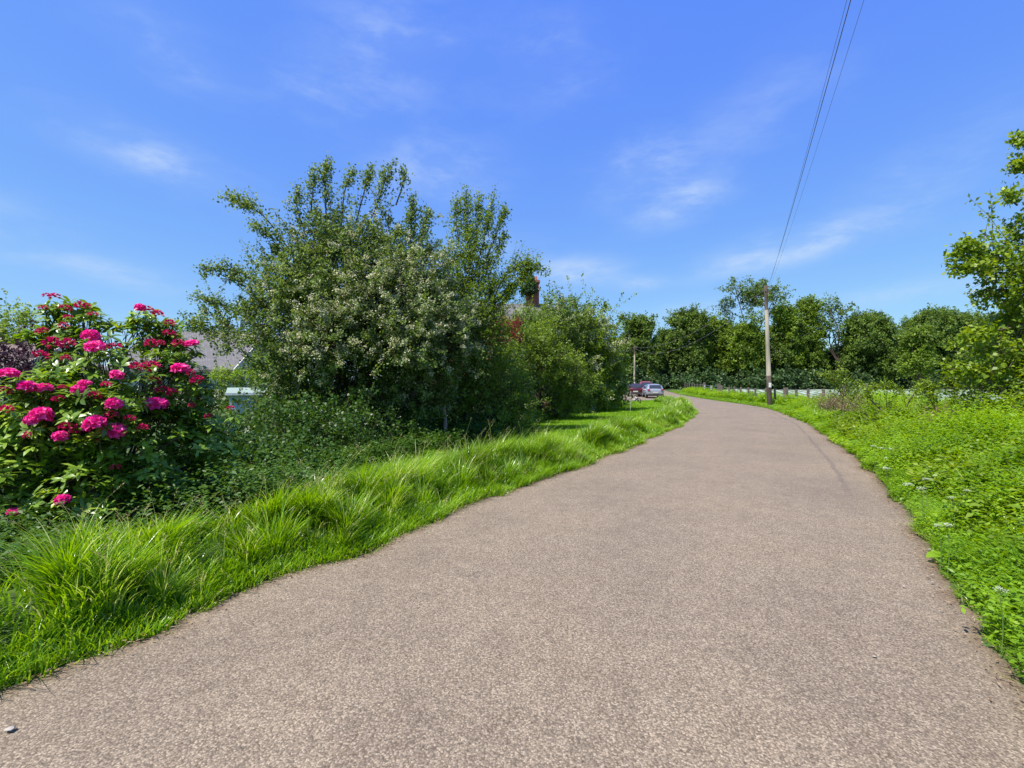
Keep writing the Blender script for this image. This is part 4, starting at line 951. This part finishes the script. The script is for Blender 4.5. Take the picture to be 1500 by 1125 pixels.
for a in ((730, 1066, .010, 'small white stone on the asphalt near the middle bottom'), (14, 1078, .016, 'pale stone at the bottom left corner of the lane'), (1362, 809, .013, 'pale stone beside the tip of the plantain leaf'), (1366, 847, .008, 'tiny white stone below the plantain leaf'),
          (1324, 864, .009, 'white stone on open asphalt left of the right edge'), (1366, 858, .009, 'flat white chip nearest the corner grass clump'), (1281, 969, .008, 'white chip on the asphalt at the lower right')):
    stone(*a)

# fresh stake and stump by the hedge
def simple_tube(name, pts, radii, mat, label, cat, sides=8):
    t = Tubes(); t.add(crom(pts, 4), np.interp(np.linspace(0, 1, 4 * (len(pts) - 1) + 1), np.linspace(0, 1, len(radii)), radii), sides)
    o = t.build(name, mat, None, pts[0]); o.location = pts[0]; return tag(o, label, cat)
simple_tube('wooden_stake', [(-1.68, 11.9, -.1), (-1.66, 11.9, .5), (-1.70, 11.9, .92)], [.06, .05, .045], M['palebark'], 'pale bare wooden stake standing in the dark hedge foot', 'stake')
simple_tube('marker_cane', [(5.95, 24, -.1), (5.95, 24, .6), (5.97, 24, 1.15)], [.012, .012, .01], M['stone'], 'thin pale cane standing upright on the lawn before the cars', 'cane')
def stump():
    b0 = np.array([1.33, 20.6, 0.]); e = empty('tree_stump', b0, 'reddish brown cut stump in the dark hollow under the pale shrub', 'tree stump')
    t = Tubes(); a = np.array([0, 0, 1.]); t.add(np.array([b0 - a * .1, b0 + a * .12, b0 + a * .45, b0 + a * .72]), np.array([.42, .30, .27, .28]), 12); t.build('bark', noise_mat('red_bark', [(.05, .02, .018), (.13, .055, .04)], 12, .9, .6, 6, .2, (1, 1, .2)), e, b0)
    t = Tubes(); t.add(np.array([b0 + a * .722, b0 + a * .735]), np.array([.25, .245]), 12); t.build('cut_face', M['palebark'], e, b0)
stump()

# ---------------------------------------------------------------- houses
def tile_mat(name, c0, c1, s=3.2):
    m, t, b = new_mat(name)
    tc = t.nodes.new('ShaderNodeTexCoord'); br = t.nodes.new('ShaderNodeTexBrick')
    br.inputs['Color1'].default_value = (*c0, 1); br.inputs['Color2'].default_value = (*c1, 1); br.inputs['Mortar'].default_value = (*[x * .45 for x in c0], 1)
    br.inputs['Scale'].default_value = s; br.inputs['Mortar Size'].default_value = .02
    mp = t.nodes.new('ShaderNodeMapping'); mp.inputs['Rotation'].default_value = (math.radians(90), 0, 0)
    t.links.new(tc.outputs['Object'], mp.inputs[0]); t.links.new(mp.outputs[0], br.inputs[0]); t.links.new(br.outputs[0], b.inputs['Base Color']); b.inputs['Roughness'].default_value = .85
    return m
M['slate'] = tile_mat('grey_roof_tiles', (.11, .105, .105), (.16, .15, .15)); M['browntile'] = tile_mat('brown_roof_tiles', (.14, .10, .085), (.20, .145, .12))
M['brick'] = tile_mat('red_brick', (.24, .075, .05), (.32, .11, .07), 5); M['render'] = noise_mat('cream_render', [(.58, .52, .42), (.68, .62, .52)], 6, .9)
M['glass'] = plain('window_glass', (.05, .06, .07), .08, .6); M['white'] = plain('white_paint', (.75, .75, .72), .45)
def house(name, x0, x1, y0, y1, eave, ridge, label, wall, roof, gable_x=False, chimney=None, wins=()):
    e = empty(name, ((x0 + x1) / 2, (y0 + y1) / 2, 0), label, 'house'); o = ((x0 + x1) / 2, (y0 + y1) / 2, 0)
    ym = (y0 + y1) / 2
    b = Box(); b.prism([(x0, y0, -.2), (x0, y1, -.2), (x0, y1, eave), (x0, ym, ridge - .12), (x0, y0, eave)], (x1 - x0, 0, 0)); b.build('wall', M[wall], e, org=o)
    r = Box(); k = .35; sl = (ridge - eave) / (ym - y0)
    for sgn, ya in ((-1, y0), (1, y1)):
        yo = ya + sgn * k; zo = eave - k * sl
        r.prism([(x0 - k, yo, zo), (x0 - k, ym, ridge), (x0 - k, ym, ridge + .14), (x0 - k, yo, zo + .14)], (x1 - x0 + 2 * k, 0, 0))
    rf = r.build('roof', M[roof], e, org=o)
    for xx in (x0 - k - .05, x1 + k + .005):
        for sgn, ya in ((-1, y0), (1, y1)):
            yo = ya + sgn * k; zo = eave - k * sl; bb = Box().prism([(xx, yo, zo - .1), (xx, ym, ridge - .1), (xx, ym, ridge + .16), (xx, yo, zo + .16)], (.045, 0, 0)); bb.build('bargeboard', M['render'], e, org=o)
    if chimney:
        cx, cw, ct = chimney; c = Box(); c.box((cx - cw, ym - .35, ridge - .9), (cx + cw, ym + .35, ct)).box((cx - cw - .07, ym - .42, ct), (cx + cw + .07, ym + .42, ct + .16)); ch = c.build('chimney', M['brick'], rf)
        ch.location = (-o[0], -o[1], 0)
        for q in (-.5, .5):
            t = Tubes(); t.add(np.array([[cx + q * cw, ym, ct + .16], [cx + q * cw, ym, ct + .52]]), np.array([.13, .10]), 8); pz = t.build('chimney_pot', M['brick'], rf); pz.location = (-o[0], -o[1], 0)
    for (wx, wz, ww, wh) in wins:
        f = Box()
        for q in ((wx - ww, wz, wx - ww + .07, wz + wh), (wx + ww - .07, wz, wx + ww, wz + wh), (wx - .035, wz + .08, wx + .035, wz + wh - .08), (wx - ww + .07, wz, wx + ww - .07, wz + .08), (wx - ww + .07, wz + wh - .08, wx + ww - .07, wz + wh)):
            f.box((q[0], y0 - .07, q[1]), (q[2], y0 + .02, q[3]))
        wn = f.build('window', M['white'], e, org=o)
        g = Box(); g.box((wx - ww + .06, y0 - .03, wz + .07), (wx + ww - .06, y0 - .01, wz + wh - .07)); g.build('pane', M['glass'], wn, org=o)
    return e
house('brick_house', -6.5, 2.2, 33, 40, 4.9, 7.5, 'brick house behind the hedge with its chimney just above the leaves', 'brick', 'slate', chimney=(1.55, .50, 9.2), wins=[(-3, 3.2, .6, 1.2), (0, 3.2, .6, 1.2), (-3, .9, .6, 1.2), (0, .9, .6, 1.2)])
house('bungalow', -22.5, -15.9, 27, 34, 2.4, 4.75, 'bungalow with grey tiled roof and cream bargeboard seen behind the yellow-green conifer', 'render', 'slate', wins=[(-20.3, 1, .8, 1.1), (-17.6, 1, .6, 1.1)])
house('bungalow', -36, -26.4, 25, 31, 2.2, 3.7, 'bungalow with brown tiled roof behind the purple-leaved tree', 'render', 'browntile', wins=[(-29.5, .9, .9, 1.1)])
# ivy on the chimney
def chimney_ivy():
    c = np.array([1.35, 36.2, 8.75]); e = empty('climbing_ivy', c, 'dark green ivy clump climbing the left side of the brick chimney', 'ivy'); lv = Leaves(); tb = Tubes()
    grow([(c, (.34, .5, .75)), (c + [.1, 0, .65], (.25, .35, .3)), (c + [-.2, 0, -.4], (.3, .4, .5))], lv, tb, L=.14, W=.11, per=26, dens=190, tl=.35, spread=.11)
    lv.build('foliage', M['ivy'], e, c); tb.build('stems', M['twig'], e, c)
chimney_ivy()
# little shed
def shed():
    c = np.array([-9.75, 17.6, 0.]); e = empty('garden_shed', c, 'small pale blue shed with a sloping green felt roof and glazed front', 'shed', rz=math.radians(28))
    M['pblue'] = noise_mat('pale_blue_boards', [(.36, .43, .48), (.48, .55, .60)], 3, .6, 0, 4, .3, (14, 14, .4)); M['felt'] = noise_mat('green_felt', [(.20, .27, .22), (.30, .36, .31)], 18, .8)
    b = Box(); b.prism([(-.55, -.45, 0), (.55, -.45, 0), (.55, -.45, 1.12), (-.55, -.45, 1.12)], (0, .04, 0)); b.box((-.55, -.41, 0), (-.51, .45, 1.1)).box((-.51, .41, 0), (.51, .45, 1.24)); b.build('wall', M['pblue'], e)
    f = Box()
    for z in (0, .5, 1.04): f.box((.51, -.41, z), (.55, .45, z + .06))
    for y in (-.41, 0, .39): f.box((.512, y, .06), (.548, y + .05, 1.04))
    f.build('front_frame', M['white'], e); g = Box(); g.box((.525, -.36, .06), (.535, .39, 1.04)); g.build('pane', M['glass'], e)
    r = Box(); r.prism([(-.66, -.56, 1.13), (.66, -.56, 1.13), (.66, .56, 1.33), (-.66, .56, 1.33)], (0, 0, .035)); r.build('roof', M['felt'], e)
    t = Box(); t.prism([(-.68, -.6, 1.10), (.68, -.6, 1.10), (.68, -.562, 1.10), (-.68, -.562, 1.10)], (0, 0, .085)); t.build('fascia', M['white'], e)
shed()

# ---------------------------------------------------------------- poles, wires, fence
M['pole'] = noise_mat('weathered_pole', [(.17, .155, .115), (.30, .27, .205)], 6, .85, .3, 6, .2, (1, 1, .12)); M['creosote'] = noise_mat('dark_pole_wood', [(.045, .035, .028), (.10, .08, .06)], 8, .85, .3, 6, .2, (1, 1, .15))
M['wire'] = plain('wire', (.20, .17, .18), .6); M['postwood'] = noise_mat('weathered_post', [(.08, .065, .055), (.19, .16, .13)], 10, .9, .4, 6, .2, (1, 1, .2)); M['metal'] = plain('galvanised_steel', (.55, .57, .58), .4, .5, .7)
M['ceramic'] = plain('brown_insulator', (.12, .05, .03), .25)
def pole(x, y, g, h, lean, r, label):
    b0 = np.array([x, y, g]); e = empty('telegraph_pole', b0, label, 'utility pole'); up = np.array([lean, 0, h])
    q = lambda t: b0 + up * t
    t = Tubes(); t.add(np.array([q(.25), q(.5), q(.80)]), np.array([r * .92, r * .85, r * .74]), 14); t.build('shaft', M['pole'], e, b0)
    t = Tubes(); t.add(np.array([q(-.04), q(.0), q(.13), q(.252)]), np.array([r * 1.03, r, r * .97, r * .925]), 14); t.build('dark_butt', M['creosote'], e, b0)
    t = Tubes(); t.add(np.array([q(.798), q(.9), q(1.)]), np.array([r * .75, r * .70, r * .66]), 14); t.build('dark_head', M['creosote'], e, b0)
    b = Box(); p = q(.155); b.box((p[0] - r * .62 - .0, p[1] - r * 1.12, p[2]), (p[0] + r * .35, p[1] - r * .86, p[2] + .30)); b.build('number_plate', M['white'], e, org=b0)
    for k, (dx, f_) in enumerate(((.12, .975), (-.12, .955), (.12, .93))):
        p = q(f_); t = Tubes(); t.add(np.array([[p[0], p[1] - r * .5, p[2]], [p[0] + dx, p[1] - r * .9, p[2]], [p[0] + dx, p[1] - r * .9, p[2] + .05]]), .012, 6); br = t.build('bracket', M['metal'], e, b0)
        t = Tubes(); t.add(np.array([[p[0] + dx, p[1] - r * .9, p[2] + .05], [p[0] + dx, p[1] - r * .9, p[2] + .09], [p[0] + dx, p[1] - r * .9, p[2] + .13]]), np.array([.028, .035, .02]), 8); t.build('insulator', M['ceramic'], br, b0)
    return b0 + up
g1 = float(gz(np.array([17.15]), np.array([31.8]))[0])
top1 = pole(17.15, 31.8, g1, 8.0, -.27, .155, 'near weathered wooden pole standing at the right edge of the bend')
top2 = pole(19.45, 76, .48, 7.1, .05, .15, 'distant wooden pole rising behind the parked cars')
def cable(a, b, sag, r, label, n=40):
    a = np.array(a, float); b = np.array(b, float); t = np.linspace(0, 1, n)[:, None]; P = a + (b - a) * t; P[:, 2] -= sag * 4 * (t * (1 - t))[:, 0]
    tb = Tubes(); tb.add(P, np.full(n, r), 6); o = tb.build('overhead_wire', M['wire'], None, a); o.location = a; return tag(o, label, 'wire', 'overhead wires')
T1 = top1
cable(T1 + [.1, 0, -.2], (-5.2, -14, 8.0), 0.78, .0070, 'thickest wire from the near pole up to the top edge, leftmost of three')
cable(T1 + [.1, 0, -.35], (-5.3, -14, 8.0), .70, .0032, 'thin wire running up beside the thick one, middle of three')
cable(T1 + [.12, 0, -.5], (-4.9, -14, 7.9), .66, .0030, 'thin wire farthest right of the three rising to the top edge')
cable(T1 + [-.1, 0, -.3], top2 + [.1, 0, -.25], 1.2, .010, 'wire from near pole to distant pole, higher of the pair')
cable(T1 + [-.1, 0, -.6], top2 + [.1, 0, -.45], 2.0, .010, 'wire from near pole to distant pole, sagging lower of the pair')
cable(top2 + [-.1, 0, -.2], (9, 77, 6.2), .5, .014, 'wire leaving the distant pole leftward behind the hedge, upper one')
cable(top2 + [-.1, 0, -.5], (9, 70, 5.6), .6, .014, 'wire leaving the distant pole leftward behind the hedge, lower one')

def gzf(x, y): return float(gz(np.array([x]), np.array([y]))[0])
def fence(name, ys, thick, label):
    xf = lambda y: 10.6 + .226 * y
    b0 = np.array([xf(ys[0]), ys[0], gzf(xf(ys[0]), ys[0])]); e = empty(name, b0, label, 'fence'); pts = []
    for i, y in enumerate(ys):
        x = xf(y); g = gzf(x, y); w_ = .11 if i in thick else .055; hh = (1.22 if i in thick else 1.12) + rng.normal() * .03; ln = rng.normal(size=2) * .03
        b = Box(); n0 = len(b.V)
        b.prism([(x - w_, y - w_, g - .2), (x + w_, y - w_, g - .2), (x + w_, y + w_, g - .2), (x - w_, y + w_, g - .2)], (ln[0], ln[1], hh + .2)); b.build('post', M['postwood'], e, bevel=.012, org=b0); pts.append((x + ln[0] * .5, y, g))
    for z in (1.02, .82, .60, .38):
        P = np.array([(x + .06, y, g + z) for x, y, g in pts]); tb = Tubes(); tb.add(P, np.full(len(P), .006 if z < 1 else .008), 4); tb.build('wire_strand', M['metal'], e, b0)
fence('wire_fence', [20.5, 22.7, 24.9, 27, 28.6, 30.5, 32.7, 34.9, 37.3, 39.5, 41.9, 44.2, 46.5, 49.9], (5, 13), 'post and wire fence beside the near pole, posts running up to the gate')
fence('wire_fence', [60.5, 63, 65.5, 68, 70.5, 73, 75.5, 78, 80.5], (0,), 'farther post and wire fence beyond the gate towards the wood')
def gate():
    y0, y1 = 51.2, 60.0; xf = lambda y: 10.6 + .226 * y
    b0 = np.array([xf(y0), y0, gzf(xf(y0), y0)]); e = empty('field_gate', b0, 'pale metal five-bar field gate between the two stretches of fence', 'gate')
    P = lambda y, z: np.array([xf(y), y, gzf(xf(y), y) + z])
    t = Tubes()
    for z in (.15, .38, .61, .84, 1.08): t.add(np.array([P(y0 + .3, z), P(y1 - .3, z)]), .024, 6); 
    t.build('bars', M['metal'], e, b0)
    t = Tubes()
    for y in (y0 + .3, (y0 + y1) / 2, y1 - .3): t.add(np.array([P(y, .12), P(y, 1.12)]), .03, 6)
    t.build('uprights', M['metal'], e, b0)
    for y in (y0, y1):
        b = Box(); p = P(y, -.2); b.box((p[0] - .13, p[1] - .13, p[2]), (p[0] + .13, p[1] + .13, p[2] + 1.6)); b.build('gate_post', M['postwood'], e, bevel=.02, org=b0)
gate()

# ---------------------------------------------------------------- parked cars
M['tyre'] = plain('tyre_rubber', (.02, .02, .02), .8); M['rim'] = plain('alloy_rim', (.5, .5, .52), .3, .5, .8); M['carglass'] = plain('car_glass', (.03, .035, .04), .05, .8)
M['lamp'] = plain('red_tail_lamp', (.22, .015, .015), .2); M['plate'] = plain('rear_number_plate', (.42, .43, .36), .5); M['trim'] = plain('black_trim', (.025, .025, .027), .6)
def car(x, y, rz, paint, label, roofmat=None, Ln=4.1, Wd=1.74, Ht=1.48):
    g = .60 * float(ss(42, 90, y)) + .03
    e = empty('parked_car', (x, y, g), label, 'car', 'cars parked beside the bend', rz)
    hw = Wd / 2; s = Ln / 4.1; h = Ht / 1.48
    # stations from tail (y=0) to nose: (y, sill z, belt z, roof z or belt, half width at belt, half width at roof)
    st = [(0.0, .42, .80, .82, .70, .60), (.08, .30, .90, .98, .80, .64), (.28, .26, .96, 1.22, .85, .64), (.55, .24, .97, 1.40, .87, .65), (1.1, .22, .97, 1.47, .87, .66), (1.9, .22, .96, 1.48, .87, .66), (2.5, .22, .95, 1.40, .87, .64), (2.95, .22, .95, 1.14, .87, .70), (3.25, .22, .93, .96, .86, .74), (3.7, .24, .84, .86, .83, .68), (3.98, .30, .70, .73, .75, .58), (4.1, .40, .56, .60, .64, .48)]
    V = []
    for (yy, z0, zb, zr, wb, wr) in st:
        k = hw / .87; pr = [(-wb * .90, z0), (-wb * 1.0, z0 + .18), (-wb * 1.015, (z0 + zb) / 2 + .1), (-wb * .98, zb), (-(wb * .45 + wr * .55), (zb + zr) / 2 + .02 * (zr - zb)), (-wr * .94, zr - .03), (-wr * .5, zr), (0, zr + .012)]
        pr = pr + [(-a, b) for a, b in pr[-2::-1]]
        V += [(a * k, yy * s, b * h) for a, b in pr]
    n = 15; F_ = []
    for i in range(len(st) - 1):
        for j in range(n):
            jj = (j + 1) % n; F_.append((i * n + j, i * n + jj, (i + 1) * n + jj, (i + 1) * n + j))
    F_ += [tuple(range(n - 1, -1, -1)), tuple((len(st) - 1) * n + j for j in range(n))]
    body = mesh_np('body', np.array(V), F_, paint, e, smooth=True)
    sb = body.modifiers.new('subdivision', 'SUBSURF'); sb.levels = 1; sb.render_levels = 2
    k = hw / .87
    def patch(name, pts, mat, thick=.012, nrm=(0, -1, 0)):
        b = Box(); b.prism([(p[0] * k, p[1] * s, p[2] * h) for p in pts], tuple(thick * q for q in nrm)); return b.build(name, mat, e)
    patch('rear_window', [(-.60, .10, 1.00), (.60, .10, 1.00), (.53, .40, 1.33), (-.53, .40, 1.33)], M['carglass'], .03, (0, -.8, .55))
    for sg in (-1, 1):
        pts = [(sg * .82, .62, 1.00), (sg * .83, 2.85, .99), (sg * .71, 2.42, 1.33), (sg * .675, 1.0, 1.38), (sg * .71, .66, 1.27)]
        patch('side_window', pts if sg > 0 else pts[::-1], M['carglass'], .03, (sg * .9, 0, .35))
        patch('tail_lamp', [(sg * .50, -.02, .80), (sg * .79, .03, .80), (sg * .78, .07, .96), (sg * .55, .02, .94)], M['lamp'], .05)
        b = Box(); b.box((sg * (hw + .03) - .08, 2.55 * s, .95 * h), (sg * (hw + .03) + .08, 2.68 * s, 1.08 * h)); b.build('wing_mirror', paint, e, bevel=.03)
        for yy in (.72, 3.3):
            t = Tubes(); c0 = np.array([sg * (hw - .20), yy * s, .31]); dx = np.array([sg * .21, 0, 0])
            t.add(np.array([c0, c0 + dx * .15, c0 + dx * .9, c0 + dx]), np.array([.28, .31, .31, .28]), 20); wh = t.build('wheel', M['tyre'], e)
            t = Tubes(); t.add(np.array([c0 + dx * .9, c0 + dx * 1.03, c0 + dx * 1.05]), np.array([.20, .20, .05]), 20); t.build('rim', M['rim'], wh)
    patch('windscreen', [(-.64, 3.12, 1.02), (.64, 3.12, 1.02), (.58, 2.66, 1.33), (-.58, 2.66, 1.33)], M['carglass'], .03, (0, .6, .8))
    b = Box(); b.box((-.70 * k, -.05, .27 * h), (.70 * k, .10, .46 * h)); b.build('rear_bumper', M['trim'], e, bevel=.03)
    b = Box(); b.box((-.26, -.075, .53 * h), (.26, -.02, .66 * h)); b.build('number_plate', M['plate'], e)
    return e
def paint(n, c): return plain(n, c, .25, .5, .35, .6)
car(14.3, 47.6, math.radians(-8), paint('silver_paint', (.34, .36, .40)), 'silver hatchback parked nearest the bend, rear towards the viewer')
car(13.45, 52.0, math.radians(-14), paint('maroon_paint', (.075, .008, .018)), 'dark maroon car parked just behind and left of the silver hatchback')
car(15.3, 54.3, math.radians(-10), paint('red_paint', (.34, .05, .04)), 'red car whose roof shows above the silver hatchback', Ht=1.72)
car(13.5, 58.5, math.radians(-6), paint('dark_paint', (.035, .035, .045)), 'dark grey car half hidden by the hedge, leftmost of the parked cars', Ht=1.5)

# ---------------------------------------------------------------- the far wood
def far_tree(i, px, ytop, wpx, Y, leaf, airy, label, ybot=546, squash=1., light=0):
    r = np.random.default_rng(100 + i)
    x = (px - CX) / F * Y; top = H + (CY - ytop) / F * Y; R = wpx / 2 / F * Y; bot = H + (CY - ybot) / F * Y
    g = gzf(x, Y); lob = []
    cz = (top + bot) / 2; hz = (top - bot) / 2
    n = 15 if not airy else 13
    for k in range(n):
        z = -1 + 2 * (k + .5) / n; w_ = math.sqrt(max(.08, 1 - (z * .92) ** 2)) if z > -.2 else .9
        w_ = max(w_, .72) if airy else w_
        a = k * 2.4 + r.uniform(-.5, .5); rr = R * w_ * .62 * r.uniform(.6, 1.1)
        rr *= 1.4 if airy else 1
        lr = R * r.uniform(.34, .50) * (.50 if airy else 1) * (1.15 if z < 0 else .9)
        zz = min(cz + hz * z, top - lr * .92)
        lob.append((np.array([x + math.cos(a) * rr, Y + math.sin(a) * rr * .8, zz]), (lr, lr, lr * .82 * squash), 1))
    lob.append((np.array([x, Y, top - R * .3]), (R * .34, R * .34, R * .3), 1))
    base = np.array([x, Y, g]); e = empty('woodland_tree', base, label, 'tree', 'trees of the far wood')
    lv = Leaves(); tb = Tubes(); tk = Tubes()
    grow(lob, lv, tb, L=.32, W=.26, per=34 if not airy else 24, dens=24 if not airy else 14, tl=1.0 if not airy else 1.3, spread=.36 if not airy else .34, up=.3, r=r, vb=light, shell=.3, tw=.02)
    limbs(tk, base - [0, 0, .2], [(q[0], .05) for q in lob[::2]], .32 if not airy else .28, .3, 6)
    lv.build('crown', M[leaf], e, base); tk.build('trunk', M['bark'], e, base); tb.build('twigs', M['bark'], e, base)
FT = [(936, 466, 58, 84, 'oak', 0, 'narrow dark tree directly behind the distant pole'), (905, 500, 60, 92, 'oak', 0, 'dark tree half hidden behind the end of the left hedge'), (975, 486, 40, 92, 'oak', 0, 'low dark tree filling the dip right of the narrow dark tree'),
      (1008, 456, 70, 86, 'oak', 0, 'broad dark green tree left of the tall airy tree'), (1050, 470, 56, 88, 'oak2', 0, 'mid green tree between the broad dark tree and the tall airy tree'), (1106, 414, 124, 86, 'oak', 1, 'tallest tree of the wood with an open airy crown behind the near pole'),
      (1092, 480, 70, 84, 'oak2', 0, 'lower green tree in front of the tall airy tree'), (1150, 452, 56, 84, 'oak2', 0, 'mid green tree just right of the near pole'), (1184, 440, 50, 85, 'oak2', 0, 'dense green tree left of the thin airy tree'), (1228, 443, 50, 84, 'oak', 1, 'thin airy tree with its bare trunk showing against the sky', 496),
      (1232, 516, 60, 88, 'oak', 0, 'low tree below the thin airy tree'), (1272, 462, 84, 82, 'oak', 0, 'round-headed tree right of the thin airy tree'), (1322, 500, 60, 88, 'oak2', 0, 'small light green tree in the dip between the two round crowns'), (1372, 457, 112, 84, 'oak', 0, 'widest rounded tree crown of the wood'),
      (1346, 486, 40, 72, 'oak2', 0, 'ivy-clad tree with a light flat top in front of the widest crown'), (1432, 466, 96, 84, 'oak', 0, 'rounded tree half hidden by the right-edge hawthorn'), (1500, 462, 110, 84, 'oak', 0, 'tree behind the right-edge hawthorn'), (1585, 470, 120, 84, 'oak2', 0, 'rightmost tree of the wood beyond the photo edge')]
for i, t in enumerate(FT): far_tree(i, *t[:6], t[6], *(t[7:]))
def wood_edge():
    lv = Leaves(); n = 120; r = np.random.default_rng(8)
    for k in range(n):
        px = 890 + (1640 - 890) * (k + r.random()) / n; Y = r.uniform(78, 92); x = (px - CX) / F * Y
        hh = r.uniform(1.6, 3.4); grow([(np.array([x, Y, .55 + hh * .5]), (2.0, 1.6, hh * .6))], lv, None, L=.42, W=.32, per=22, dens=12, tl=.7, spread=.35, r=r)
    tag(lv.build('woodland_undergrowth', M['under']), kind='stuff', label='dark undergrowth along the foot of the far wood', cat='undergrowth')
wood_edge()
def tree_stuff():
    """the depth of the wood behind its front row"""
    lv = Leaves(); r = np.random.default_rng(9)
    for k in range(46):
        px = 880 + (1660 - 880) * (k + r.random()) / 46; Y = r.uniform(96, 112); x = (px - CX) / F * Y; hh = r.uniform(7, 10.5)
        grow([(np.array([x, Y, hh * .5]), (4.2, 3.6, hh * .5))], lv, None, L=.6, W=.46, per=20, dens=7, tl=1.1, spread=.6, r=r)
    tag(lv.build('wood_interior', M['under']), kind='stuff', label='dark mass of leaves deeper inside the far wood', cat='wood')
tree_stuff()
